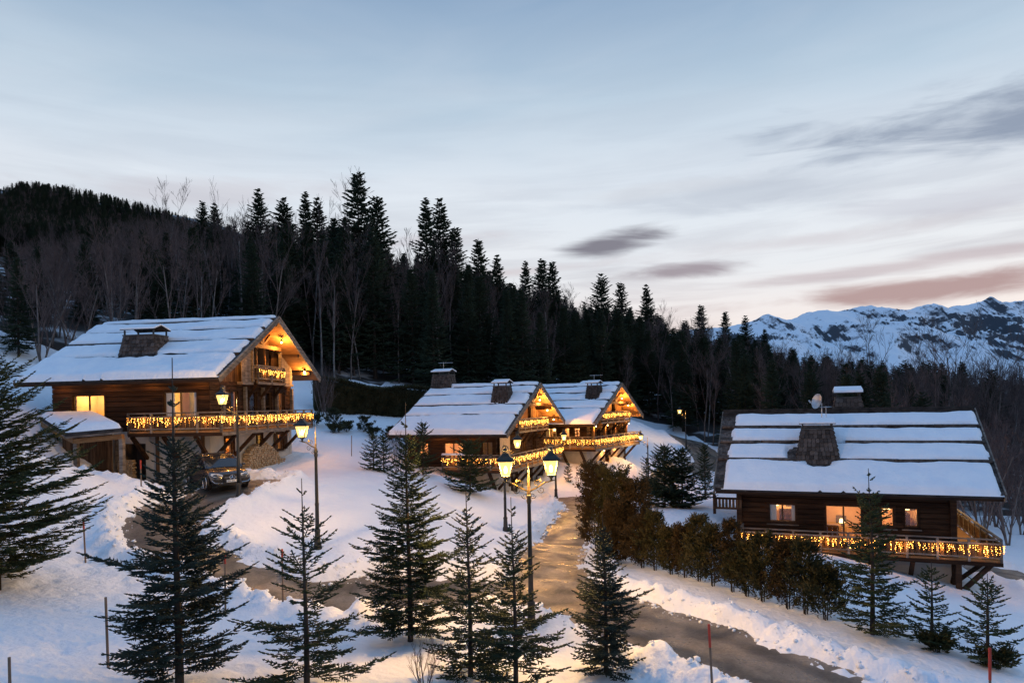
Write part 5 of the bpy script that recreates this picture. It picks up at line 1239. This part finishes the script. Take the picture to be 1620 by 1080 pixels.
def foreground_spruces():
    G = 'young spruces in the foreground'
    L = [(-6.92, 13.94, 6.75, 1.22, 'needles_blue', 'largest dark foreground spruce in front of the left chalet', dict(dz=.20, nb=7, step=.085, droop=-.02, power=1.6, pm=2.1, tl=.42, gap=.05, leader=.27)),
         (-4.55, 14.7, 4.55, 1.30, 'needles', 'open spindly foreground spruce with a long bare leader, second from the left', dict(dz=.26, nb=5, step=.09, leader=.2, gap=.15, power=.85, pm=1.15, top_up=.85, sub=True, tl=.36)),
         (-2.92, 18.7, 6.6, 1.15, 'needles', 'tall foreground spruce left of the twin lantern post', dict(dz=.19, nb=7, step=.085, leader=.16, power=1.25, pm=1.9, gap=.05, droop=.10, tl=.46)),
         (-1.12, 16.2, 4.75, .95, 'needles', 'slender foreground spruce with thin leader between tall spruce and twin lantern', dict(dz=.20, nb=6, step=.085, leader=.2, power=1.2, pm=1.6, gap=.10, tl=.42, droop=.05)),
         (-.05, 14.9, 4.45, 1.25, 'needles', 'foreground spruce directly in front of the twin lantern post', dict(dz=.23, nb=6, step=.085, leader=.2, power=1.1, pm=1.35, gap=.12, tl=.38)),
         (2.12, 16.35, 3.85, .95, 'needles_blue', 'dense blue-green foreground spruce standing before the road', dict(dz=.17, nb=7, step=.08, leader=.12, power=1.3, pm=2.0, gap=.04, tl=.42, droop=.08)),
         (9.75, 18.7, 4.6, 1.15, 'needles_warm', 'spruce with open crown below the right chalet at the end of the hedge', dict(dz=.25, nb=6, step=.085, leader=.17, power=.85, pm=1.4, droop=.05, tl=.42)),
         (10.85, 17.85, 2.35, .85, 'needles_warm', 'small spruce on the bank, second from the right edge', dict(dz=.20, nb=5, step=.075, leader=.12, power=.65, gap=.16)),
         (11.75, 17.05, 2.35, .85, 'needles_warm', 'small spruce on the bank nearest the right edge', dict(dz=.19, nb=6, step=.075, leader=.14, power=.62, gap=.12))]
    for i, (x, y, h, r, m, lab, k) in enumerate(L):
        plant_tree('young_spruce', spruce_meshes('s', h, r, 100 + i, m, trunk_r=.03 + h * .008, **k), (x, y, gz(x, y) - .05), lab, 'spruce', G)
    # big spruce at the left edge, long drooping boughs
    x, y = -14.75, 19.3
    plant_tree('young_spruce', spruce_meshes('c', 6.9, 2.6, 140, 'needles_warm', trunk_r=.16, dz=.30, nb=7, step=.10, droop=.06, power=.75, pm=1.5, curve=.34, tl=.34, tr=.019, gap=.12, jit=.4), (x, y, gz(x, y) - .05), 'big spruce cut by the left edge with upswept boughs', 'spruce', G)
    # middle distance
    M = [(-8.6, 42.0, 2.3, .8, 'narrow small spruce in the snow just left of the nearer middle chalet'), (-7.9, 41.6, 2.5, .9, 'small spruce partnered with another left of the nearer middle chalet'), (-2.6, 40.6, 3.5, 1.9, 'broad dark spruce before the deck of the nearer middle chalet'),
         (-5.7, 43.0, 3.6, 1.1, 'spruce before the left windows of the nearer middle chalet'), (9.15, 41.4, 4.0, 1.95, 'left spruce of the round pair on the snow beyond the hedge'), (10.1, 41.0, 3.75, 1.85, 'right spruce of the round pair on the snow beyond the hedge'),
         (9.3, 48.0, 1.1, .45, 'tiny spruce in the snow left of the round spruce pair'), (11.2, 57.5, 2.6, .9, 'small spruce under the small distant lantern'), (5.6, 52.8, 2.1, .7, 'small spruce against the plaster base of the farther middle chalet'), (7.4, 53.6, 1.5, .55, 'smallest spruce against the base of the farther middle chalet'),
         (13.3, 47.5, 4.2, 1.0, 'thin brownish spruce at the left verge of the right chalet roof'), (4.3, 53.8, 1.6, .5, 'little spruce by the road left of the farther middle chalet')]
    for i, (x, y, h, r, lab) in enumerate(M):
        plant_tree('young_spruce', spruce_meshes('m', h, r, 170 + i, 'needles', trunk_r=.03 + h * .008, dz=.26, nb=7, step=.13, tr=.03, power=.55, gap=.05, leader=.12, sub=h > 2), (x, y, gz(x, y) - .05), lab, 'spruce', 'spruces between the chalets')
foreground_spruces()
# ---- thuja hedge, columns, clipped hedge
def shrub_parts(h, r, seed, n, m, stem=3, blade=(.07, .16), width=.020, taper=.55, lean=.8, shell=.45):
    g = np.random.default_rng(seed)
    nb = max(20, n // 34); kb = g.uniform(0, 1, nb) ** .9; ab = g.uniform(0, 6.2832, nb)
    rb = r * (1 - (kb * taper) ** 2) * (.78 + .22 * np.minimum(1, (kb + .05) * 4)) * g.uniform(.55, 1.2, nb) * (1 + .2 * np.sin(ab * 3 + seed))
    i = g.integers(0, nb, n); t = shell + (1 - shell) * g.uniform(0, 1, n) ** .6
    az = ab[i] + g.normal(0, .10, n); rad = rb[i] * t; zz = (kb[i] * .88 + .02) * h + rad * .75 + g.normal(0, .04, n) + .10 * h * (t - .5) * (kb[i] > .7)
    P = np.stack([np.cos(az) * rad + g.normal(0, .035, n), np.sin(az) * rad + g.normal(0, .035, n), np.maximum(zz, .03)], -1)
    D = np.stack([np.cos(az) * lean, np.sin(az) * lean, g.uniform(.2, 1.2, n)], -1) + g.normal(0, .40, (n, 3))
    V, F = blades(P, D, g.uniform(*blade, n), g.uniform(.6, 1.4, n) * width)
    out = dict(foliage=np_mesh('foliage', V, F, m))
    mb = MB(); q = random.Random(seed)
    for i in range(stem):
        a = 6.28 * i / stem; mb.tube([(.04 * math.cos(a), .04 * math.sin(a), -.2), (.12 * r * math.cos(a), .12 * r * math.sin(a), h * .5), (.2 * r * math.cos(a + .4), .2 * r * math.sin(a + .4), h * .95)], [.022, .015, .004], 5)
    nb = int(h * 16); SP = []; SQ = []
    for i in range(nb):
        kk = q.uniform(.06, .95); a = q.uniform(0, 6.28); l = r * (1 - (kk * taper) ** 2) * q.uniform(.6, 1); SP.append((0, 0, kk * h * .9)); SQ.append((math.cos(a) * l, math.sin(a) * l, kk * h * .9 + l * .55))
    V, F = prisms(np.array(SP), np.array(SQ), np.full(nb, .009), np.full(nb, .003)); o = mb.build('trunk', 'bark'); out['stems'] = o.data; bpy.data.objects.remove(o); out['twigs'] = np_mesh('twigs', V, F, 'bark')
    return out
def hedges():
    G = 'thujas planted in a hedge row along the road'
    A, B = Vector((4.95, 26.3)), Vector((9.05, 19.95)); n = 12
    names = ['first thuja of the hedge row, next to the tall columns'] + ['%s thuja of the hedge row counting from the tall columns' % w for w in ('second', 'third', 'fourth', 'fifth', 'sixth', 'seventh', 'eighth', 'ninth', 'tenth', 'eleventh')] + ['last thuja of the hedge row, next to the open spruce']
    for i in range(n):
        p = A.lerp(B, i / (n - 1)) + Vector((random.uniform(-.1, .1), random.uniform(-.1, .1))); h = random.uniform(1.75, 2.65) * (1 - .10 * (i / n)); r = random.uniform(.66, .86)
        plant_tree('thuja', shrub_parts(h, r, 300 + i, 6800, 'thuja' if i % 3 else 'thuja_brown', 3, taper=.9, shell=.25, blade=(.06, .15), width=.017), (p.x, p.y, gz(p.x, p.y) - .06), names[i], 'thuja', G)
    for i, (x, y, h, r, lab) in enumerate([(3.45, 28.9, 3.6, .78, 'tall brown-green column thuja at the road edge, leftmost of the columns'), (4.2, 28.2, 3.75, .80, 'tall column thuja in the middle of the three by the road'), (4.9, 27.5, 3.3, .75, 'shorter column thuja, rightmost of the three by the road'), (4.05, 27.2, 2.5, .5, 'low thuja at the foot of the three columns')]):
        plant_tree('thuja', shrub_parts(h, r, 330 + i, 15000, 'thuja_brown' if i != 1 else 'thuja', 2, taper=.62, shell=.5, lean=.6, blade=(.06, .15), width=.02), (x, y, gz(x, y) - .06), lab, 'thuja', 'tall column thujas by the road')
    # clipped hedge on the terrace behind
    g = np.random.default_rng(5); n = 16000; a, b = np.array([-17.2, 59.2]), np.array([-7.2, 63.2]); t = g.uniform(0, 1, n); u = (b - a) / np.linalg.norm(b - a); v = np.array([-u[1], u[0]]); H = 2.5 + .25 * np.sin(t * 9)
    face = g.integers(0, 3, n); w = np.where(face == 0, -.6, np.where(face == 1, .6, g.uniform(-.6, .6, n))) + g.normal(0, .05, n); zz = np.where(face == 2, H, g.uniform(0, 1, n) * H)
    xy = a + (b - a) * t[:, None] + v * w[:, None]; zb = base_z(xy[:, 0], xy[:, 1]); z0 = float(zb.min())
    D = np.stack([v[0] * np.sign(w), v[1] * np.sign(w), g.uniform(-.2, 1, n)], -1) + g.normal(0, .4, (n, 3)); V, F = blades(np.stack([xy[:, 0] - a[0], xy[:, 1] - a[1], zz + zb - z0], -1), D, g.uniform(.12, .3, n), g.uniform(.03, .06, n))
    root = tag(empty('clipped_hedge', (a[0], a[1], z0)), 'long dark clipped hedge on the terrace between left and middle chalets', 'hedge'); link('foliage', np_mesh('foliage', V, F, 'hedge'), root)
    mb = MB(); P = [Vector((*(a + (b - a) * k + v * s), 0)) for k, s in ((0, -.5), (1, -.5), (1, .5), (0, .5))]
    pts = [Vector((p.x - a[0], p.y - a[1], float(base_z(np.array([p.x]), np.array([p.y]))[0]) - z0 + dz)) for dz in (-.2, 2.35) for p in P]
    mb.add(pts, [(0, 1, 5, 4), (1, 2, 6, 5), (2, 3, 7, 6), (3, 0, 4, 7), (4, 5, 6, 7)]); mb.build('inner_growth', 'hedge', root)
    # low junipers on the bank below it
    for i, (x, y, h, r) in enumerate([(-15.6, 53.5, .8, .9), (-14.2, 54.4, 1.5, .8), (-13.0, 53.6, .7, .8), (-12.0, 55.0, 1.2, .7), (-11.0, 53.8, .6, .7), (-13.6, 52.5, .55, .8), (-9.4, 53.4, 1.3, .7)]):
        plant_tree('juniper', shrub_parts(h, r, 350 + i, 1200, 'needles_forest', 3, blade=(.1, .25), width=.03, taper=.9, shell=.3), (x, y, gz(x, y) - .05), ['leftmost low juniper on the snow bank, nearest the left chalet', 'tallest dark juniper on the snow bank below the clipped hedge', 'low juniper just right of the tallest one on the snow bank', 'second tallest juniper on the snow bank below the clipped hedge', 'flat juniper right of the second tallest on the snow bank', 'flattest juniper at the lower edge of the snow bank', 'rightmost juniper on the snow bank, nearest the middle chalets'][i], 'juniper', 'dark junipers on the snow bank')
hedges()
for _i, (_x, _y, _l) in enumerate([(10.9, 17.7, 'low green skirt of shrub at the foot of the second spruce from the right edge'), (11.9, 16.9, 'low green skirt of shrub at the foot of the spruce nearest the right edge')]):
    plant_tree('low_shrub', shrub_parts(.42, .42, 390 + _i, 1500, 'thuja', 3, blade=(.06, .16), width=.02, taper=.9, shell=.2, lean=1.2), (_x, _y, gz(_x, _y) - .05), _l, 'shrub', 'low shrubs under the small spruces')
# ---- bare broadleaf trees
def bare_parts(h, seed, m='grey_bark', spread=.5, levels=5, kids=(3, 4), r0=None, stems=1, clear=.3, thin=.012, crown=1.0, twigs=True, wob=.10):
    q = random.Random(seed); segs = [[], []]
    def grow(p, d, l, r, lev):
        n = 4 if lev == 0 else 3; pts = [p]; dd = d.copy()
        for i in range(n):
            dd = (dd + Vector((q.uniform(-1, 1), q.uniform(-1, 1), q.uniform(-.4, 1) * .8)) * wob).normalized(); pts.append(pts[-1] + dd * l / n)
        rs = [max(thin * .35, r * (1 - .6 * i / n)) for i in range(n + 1)]
        for i in range(n): segs[0 if lev == 0 else 1].append((pts[i], pts[i + 1], rs[i], rs[i + 1]))
        if lev >= levels: return
        k = q.randint(*kids) + (3 if lev == 0 else 0)
        for j in range(k):
            t = (clear + (1 - clear) * (j + q.random()) / k) if lev == 0 else q.uniform(.25, 1.0); f = t * n; i = min(int(f), n - 1); b = pts[i].lerp(pts[i + 1], f - i)
            ax = Vector((q.uniform(-1, 1), q.uniform(-1, 1), q.uniform(-1, 1))).normalized(); nd = (dd * (1 - spread * .5) + ax * spread + Vector((0, 0, .22))).normalized()
            grow(b, nd, l * q.uniform(.40, .62) * (crown if lev == 0 else 1) * (1.15 - .5 * t if lev == 0 else 1), rs[i] * q.uniform(.38, .6), lev + 1)
    for s in range(stems):
        a = 6.28 * s / stems; d = Vector((math.cos(a) * .22, math.sin(a) * .22, 1)).normalized() if stems > 1 else Vector((q.uniform(-.05, .05), q.uniform(-.05, .05), 1)); grow(Vector((0, 0, -.3)), d, h * .82 * q.uniform(.85, 1), r0 or h * .011, 0)
    out = {}
    for nm, sg, mm in (('trunk', segs[0], m), ('crown', segs[1], 'red_twig' if m != 'bark' else 'bark')):
        V, F = prisms(np.array([s[0] for s in sg]), np.array([s[1] for s in sg]), np.array([s[2] for s in sg]), np.array([s[3] for s in sg])); out[nm] = np_mesh(nm, V, F, mm)
    return out
def shrubs_bare():
    for i, (x, y, h, lab, st, lv) in enumerate([(-2.05, 15.0, 1.6, 'leafless twiggy shrub between the two middle foreground spruces', 3, 3), (-15.2, 56.0, 4.2, 'many-stemmed bare shrub right of the gable of the left chalet', 5, 3), (-7.2, 42.3, 2.8, 'thin bare saplings left of the nearer middle chalet', 4, 3), (-16.0, 57.5, 5.0, 'taller bare bush behind the gable of the left chalet', 4, 3)]):
        plant_tree('bare_shrub', bare_parts(h, 400 + i, 'grey_bark', .35, lv, (3, 4), .016 + h * .004, st, .15, .006), (x, y, gz(x, y) - .05), lab, 'shrub', 'leafless shrubs')
shrubs_bare()

# ------------------------------------------------------------------ forest on the hillside
CAMZ = 7.0
def px_of(x, y): return 810 + 1080 * x / y
SKY = np.array([(-300, 420), (0, 392), (60, 372), (120, 360), (200, 352), (240, 335), (300, 330), (400, 335), (450, 328), (500, 318), (550, 318), (600, 330), (628, 392), (660, 372), (700, 345), (735, 385), (770, 402), (800, 430), (840, 432), (880, 430), (910, 468), (950, 462), (1000, 472), (1030, 470), (1060, 488), (1100, 496), (1150, 506), (1190, 520), (1230, 532), (1300, 545), (1400, 556), (1500, 556), (1560, 552), (1620, 546), (1900, 540)])
def ztop_at(x, y, py): 
    px = px_of(x, y); return CAMZ + (640 - (px - 810) * .0209 - py) / 1080 * y
def allowed(x, y): return ztop_at(x, y, np.interp(px_of(x, y), SKY[:, 0], SKY[:, 1]))
def forest():
    fs = random.Random(99)
    SPR = []; H0 = 6.0
    for i in range(7):
        S, T = spruce_data(H0, [1.25, 1.4, 1.05, 1.3, 1.5, 1.0, 1.2][i], 500 + i, dz=.15, nb=7, step=.125, sub=False, tr=.027, droop=.30, leader=.05, gap=.10, low=.10, power=[.75, .8, .7, .9, .72, .85, .8][i], tl=.55, top_up=.55, curve=.30, jit=.38)
        V2, F2 = spindles(np.array([a[0] for a in T]), np.array([a[1] for a in T]) + np.array([0, 0, -.015]), np.array([a[2] for a in T]) * 1.25, np.array([a[3] for a in T]) * rng.uniform(.8, 1.3, len(T)))
        mb = MB(); mb.tube([(0, 0, -.3), (0, 0, 2.5), (0, 0, 5.9)], [.085, .05, .008], 6); o = mb.build('trunk', 'bark'); tm = o.data; bpy.data.objects.remove(o)
        SPR.append(dict(trunk=tm, crown=np_mesh('crown', V2, F2, 'needles_forest')))
    BARE = [bare_parts(16, 600 + i, ['grey_bark', 'grey_bark', 'birch_bark', 'grey_bark', 'birch_bark', 'grey_bark'][i], [.42, .5, .34, .55, .3, .45][i], 4, (3, 5), .15, 1, [.35, .3, .4, .25, .45, .3][i], .028, [.8, .9, .62, 1.0, .55, .8][i]) for i in range(6)]
    BUSH = [bare_parts(7, 650 + i, 'grey_bark', .5, 4, (3, 4), .07, 3, .12, .018, .9) for i in range(3)]
    def edge(x): return np.interp(x, [-90, -40, -31, -28, -24, -20, -12, 0, 8, 14, 24, 29, 33, 45, 90], [44, 47, 46, 50, 60, 65, 70, 74, 82, 94, 97, 66, 47, 46, 60])
    pts = []
    y = 44.0
    while y < 330:
        sp = 2.9 + (y - 44) * .020
        x = -.83 * y - 8
        while x < .86 * y + 8:
            xx, yy = x + fs.uniform(-.5, .5) * sp, y + fs.uniform(-.5, .5) * sp
            if yy > edge(xx) + fs.uniform(0, 2) and road_sd(np.array([xx]), np.array([yy]))[0] > 2.2: pts.append((xx, yy))
            x += sp
        y += sp
    X = np.array([p[0] for p in pts]); Y = np.array([p[1] for p in pts]); Z = snow_z(X, Y); A = np.array([allowed(a, b) for a, b in pts]); PX = 810 + 1080 * X / Y
    ng = vnoise(X / 14, Y / 14, 5)
    # share of spruce across the picture
    share = np.interp(PX, [0, 120, 160, 230, 260, 380, 420, 540, 600, 760, 900, 1100, 1250, 1450, 1560, 1620], [.30, .2, .42, .2, .15, .12, .35, .42, .55, .48, .5, .5, .5, .4, .1, .1])
    recs = []
    for i in range(len(pts)):
        conif = fs.random() < share[i] + .35 * ng[i]
        hm = A[i] - Z[i]
        h = fs.uniform(15, 26) if conif else fs.uniform(11, 19)
        if PX[i] > 1480 and Y[i] < 75: conif = False; h = fs.uniform(5, 10)
        h = min(h, hm * (fs.uniform(.72, .92) if conif else fs.uniform(.78, .96)))
        if h < 5: continue
        recs.append((X[i], Y[i], Z[i], h, conif, PX[i]))
    recs.sort(key=lambda t: t[1])
    def zone(px):
        for lim, t in ((130, 'over the cut-off spruce at the left edge'), (250, 'above the chimney of the left chalet'), (390, 'above the ridge of the left chalet'), (520, 'around the gable of the left chalet'), (640, 'below the tallest skyline spruce'), (760, 'above the nearer middle chalet roof'), (900, 'behind the gable of the nearer middle chalet'), (1030, 'behind the farther middle chalet'), (1150, 'above the distant lanterns and lane'), (1290, 'behind the left half of the right roof'), (1440, 'behind the rear chimney of the right chalet'), (1560, 'behind the right half of the right roof')):
            if px < lim: return t
        return 'at the right edge beyond the right chalet'
    # trees that stand out one by one: px, top py, distance, kind
    hero = [(573, 264, 82, 0, 'tallest spruce on the skyline, above the gap between left and middle chalets'), (603, 302, 84, 1, 'spruce leaning close on the right of the tallest skyline spruce'), (552, 335, 80, 3, 'spruce close on the left of the tallest skyline spruce'), (415, 296, 90, 2, 'pointed skyline spruce straight above the gable of the left chalet'),
            (455, 310, 94, 4, 'skyline spruce to the right of the pointed one above the left chalet'), (490, 298, 97, 5, 'skyline spruce midway between the left chalet gable and the tallest spruce'), (508, 310, 99, 2, 'second of two close skyline spruces left of the tallest'), (680, 307, 92, 5, 'left one of the twin spruces standing clear on the skyline'), (702, 311, 95, 2, 'right one of the twin spruces standing clear on the skyline'), (725, 352, 94, 6, 'lower spruce stepping down right of the skyline twins'),
            (762, 371, 100, 3, 'next skyline spruce further down the slope after the twins'), (791, 400, 104, 2, 'small pointed skyline spruce above the nearer middle chalet'), (836, 408, 112, 5, 'slim skyline spruce left of a close pair above the middle chalets'), (862, 404, 113, 0, 'left spruce of a close skyline pair above the farther middle chalet'), (878, 407, 115, 3, 'right spruce of a close skyline pair above the farther middle chalet'), (955, 431, 126, 4, 'skyline spruce rising right of the farther middle chalet'),
            (986, 441, 129, 6, 'lesser skyline spruce right of the farther middle chalet'), (1026, 448, 133, 2, 'lone pointed skyline spruce above the small distant lantern'), (327, 313, 96, 5, 'left of two small skyline spruces over the middle of the left roof'), (346, 319, 99, 2, 'right of two small skyline spruces over the middle of the left roof'), (195, 392, 72, 4, 'broad dark spruce standing before bare woods above the left roof'), (160, 455, 70, 1, 'short dark spruce beside the snow patch above the left roof'),
            (1112, 478, 140, 0, 'skyline spruce above the lamp-lit lane, left of the mountains'), (1150, 488, 145, 3, 'skyline spruce close before the left end of the mountains'), (1182, 497, 150, 2, 'slim skyline spruce touching the left end of the mountains'), (1212, 517, 150, 5, 'low skyline spruce overlapping the left mountain'), (24, 376, 58, 4, 'black spruce at the far left above the cut-off foreground spruce'), (-10, 372, 56, 1, 'dark spruce cut by the left edge on the hillside')]
    for px, py, yy, k, lab in hero:
        xx = (px - 810) / 1080 * yy; z = gz(xx, yy); h = ztop_at(xx, yy, py) - z
        plant_tree('spruce', SPR[k], (xx, yy, z - .2), lab, 'spruce', 'spruces that stand out on the skyline', h / H0, fs.uniform(0, 6))
    hb = [(265, 312, 92, 1, 15, 'round bare crown on the skyline above the left roof'), (365, 312, 90, 3, 16, 'wide bare crown beside the pointed skyline spruce'), (535, 290, 88, 1, 17, 'tall bare crown just left of the tallest spruce'), (648, 362, 90, 2, 16, 'thin bare tree on the skyline left of the twin spruces'), (497, 372, 74, 4, 16, 'pale birch trunk in the woods right of the left gable'), (571, 400, 73, 4, 16, 'pale birch below the tallest spruce'), (632, 440, 75, 2, 16, 'pale birch left above the nearer middle chalet'), (385, 330, 76, 4, 16, 'pale birch above the left roof ridge'),
          (240, 372, 72, 2, 16, 'pale leaning birch above the chimney of the left chalet'), (1516, 498, 80, 3, 16, 'large bare tree standing before the snow mountains'), (1385, 515, 86, 1, 16, 'bare tree before the mountains above the rear chimney of the right chalet'), (1330, 535, 88, 0, 16, 'smaller bare tree before the mountains above the satellite dish'), (1455, 528, 84, 5, 16, 'bare tree just left of the large one before the mountains'), (1570, 520, 78, 3, 16, 'bare tree right of the large one before the mountains')]
    for px, py, yy, k, h0, lab in hb:
        xx = (px - 810) / 1080 * yy; z = gz(xx, yy); h = ztop_at(xx, yy, py) - z
        plant_tree('bare_tree', BARE[k], (xx, yy, z - .1), lab, 'bare tree', 'bare trees that stand out', h / h0 * 1.02, fs.uniform(0, 6))
    # bare trees on the snow to the right of the right chalet
    for i, (px, py, yy, k, hh, lab) in enumerate([(1545, 905, 44, 0, 9, 'bare forked tree close right of the lit deck of the right chalet'), (1590, 895, 46, 1, 8, 'bare tree at the right edge over the lower road'), (1572, 850, 52, 2, 8, 'bare thicket tree behind the end of the lit deck'), (1610, 840, 54, 0, 9, 'bare thicket tree at the right edge above the lit deck'), (1535, 830, 58, 1, 8, 'bare thicket tree behind the right eave of the right chalet')]):
        xx = (px - 810) / 1080 * yy; plant_tree('bare_tree', BUSH[k], (xx, yy, gz(xx, yy) - .1), lab, 'bare tree', 'bare trees right of the right chalet', hh / 7, fs.uniform(0, 6))
    cs = cb = 0; rest = []
    for x, y, z, h, con, px in recs:
        vis = -60 < px < 1680
        if con and cs < 250 and vis:
            cs += 1; plant_tree('spruce', SPR[fs.randrange(7)], (x, y, z - .2), ('front-row dark spruce ' if y < woods_edge(x) + 14 else 'deeper dark spruce in the forest ') + zone(px), 'spruce', 'forest spruces ' + zone(px), h / H0, fs.uniform(0, 6))
        elif not con and cb < 230 and vis:
            cb += 1; small = h < 9
            plant_tree('bare_tree', BUSH[fs.randrange(3)] if small else BARE[fs.randrange(6)], (x, y, z - .1), ('front-row grey leafless tree ' if y < woods_edge(x) + 14 else 'deeper grey leafless tree in the woods ') + zone(px), 'bare tree', 'forest bare trees ' + zone(px), h / (7 if small else 16), fs.uniform(0, 6))
        else: rest.append((x, y, z - .2, h / H0 if con else h / 16, fs.uniform(0, 6), fs.randrange(7) if con else 7 + fs.randrange(6)))
    # the far hill and the slopes beyond: one mass
    g = np.random.default_rng(3); n = 12000; d = np.where(np.arange(n) < 7000, g.uniform(180, 640, n), g.uniform(290, 640, n)); a = np.where(np.arange(n) < 7000, g.uniform(-.82, -.36, n), g.uniform(-.80, .62, n)); X = a * d; Y = d; Z = snow_z(X, Y); al = np.array([ztop_at(p, q, np.interp(px_of(p, q), [-100, 0, 40, 70, 110, 160, 200, 240, 300, 400, 600, 1000, 1200, 1300, 1700], [300, 303, 292, 293, 299, 308, 318, 328, 345, 385, 440, 505, 530, 560, 565])) for p, q in zip(X, Y)])
    for i in range(n):
        h = g.uniform(8, 14)
        if Z[i] + h < al[i] + 3: rest.append((X[i], Y[i], Z[i] - .3, h / H0 * 1.0, g.uniform(0, 6), int(g.integers(0, 7))) if g.random() < .7 else (X[i], Y[i], Z[i] - .3, h / 16, g.uniform(0, 6), 7 + int(g.integers(0, 6))))
    print('forest', len(recs), cs, cb, len(rest))
    far_woods(SPR, BARE, rest)
def far_woods(SPR, BARE, rest):
    cl = bpy.data.collections.new('forest_kinds')
    for i, p in enumerate(SPR + BARE):
        me = p['crown'].copy(); bm = bmesh.new(); bm.from_mesh(me); n0 = len(bm.faces); bm.from_mesh(p['trunk']); bm.to_mesh(me); bm.free()
        o = bpy.data.objects.new('forest_kind_%02d' % i, me); cl.objects.link(o)
    me = bpy.data.meshes.new('far_woods'); me.from_pydata([r[:3] for r in rest], [], [])
    for nm, tp, k in (('scl', 'FLOAT', 3), ('rot', 'FLOAT', 4), ('pick', 'INT', 5)):
        at = me.attributes.new(nm, tp, 'POINT'); at.data.foreach_set('value', [r[k] if tp == 'FLOAT' else int(r[k]) for r in rest])
    o = tag(link('far_woods', me), kind='stuff')
    ng = bpy.data.node_groups.new('far_woods', 'GeometryNodeTree'); ng.interface.new_socket('Geometry', in_out='INPUT', socket_type='NodeSocketGeometry'); ng.interface.new_socket('Geometry', in_out='OUTPUT', socket_type='NodeSocketGeometry')
    gi = ng.nodes.new('NodeGroupInput'); go = ng.nodes.new('NodeGroupOutput'); ip = ng.nodes.new('GeometryNodeInstanceOnPoints'); ci = ng.nodes.new('GeometryNodeCollectionInfo'); ci.inputs['Collection'].default_value = cl; ci.inputs['Separate Children'].default_value = True; ci.inputs['Reset Children'].default_value = True
    def attr(nm, tp): n = ng.nodes.new('GeometryNodeInputNamedAttribute'); n.data_type = tp; n.inputs['Name'].default_value = nm; return n.outputs[0]
    cx = ng.nodes.new('ShaderNodeCombineXYZ'); e2r = ng.nodes.new('FunctionNodeEulerToRotation')
    L = ng.links.new; L(attr('rot', 'FLOAT'), cx.inputs[2]); L(cx.outputs[0], e2r.inputs[0]); L(gi.outputs[0], ip.inputs['Points']); L(ci.outputs[0], ip.inputs['Instance']); ip.inputs['Pick Instance'].default_value = True
    L(attr('pick', 'INT'), ip.inputs['Instance Index']); L(e2r.outputs[0], ip.inputs['Rotation']); L(attr('scl', 'FLOAT'), ip.inputs['Scale']); L(ip.outputs[0], go.inputs[0])
    md = o.modifiers.new('far_woods', 'NODES'); md.node_group = ng
forest()

# ------------------------------------------------------------------ broken snow clods along the ploughed edges
def clods():
    g = np.random.default_rng(21); V = []; F = []; n = 0
    ico = bmesh.new(); bmesh.ops.create_icosphere(ico, subdivisions=1, radius=1.0); iv = np.array([v.co[:] for v in ico.verts]); fi = np.array([[v.index for v in f.verts] for f in ico.faces]); ico.free()
    X = g.uniform(-17, 13, 60000); Y = g.uniform(13, 48, 60000); sd = np.minimum(chain_sd(X, Y, MAIN), chain_sd(X, Y, DRIVE)); keep = (sd > -.28) & (sd < .75) & (g.uniform(0, 1, 60000) < .55); X, Y = X[keep][:2600], Y[keep][:2600]
    Z = np.maximum(snow_z(X, Y), base_z(X, Y)); s = .02 + .075 * g.uniform(0, 1, len(X)) ** 3.0
    for i in range(len(X)):
        v = iv * (1 + g.normal(0, .18, (len(iv), 1))) * np.array([1, g.uniform(.7, 1.2), g.uniform(.5, .9)]) * s[i] + np.array([X[i], Y[i], Z[i] + s[i] * .25]); V.append(v); F.append(fi + n); n += len(iv)
    tag(link('snow_clods', np_mesh('snow_clods', np.concatenate(V), np.concatenate(F), 'snow')), kind='stuff')
clods()
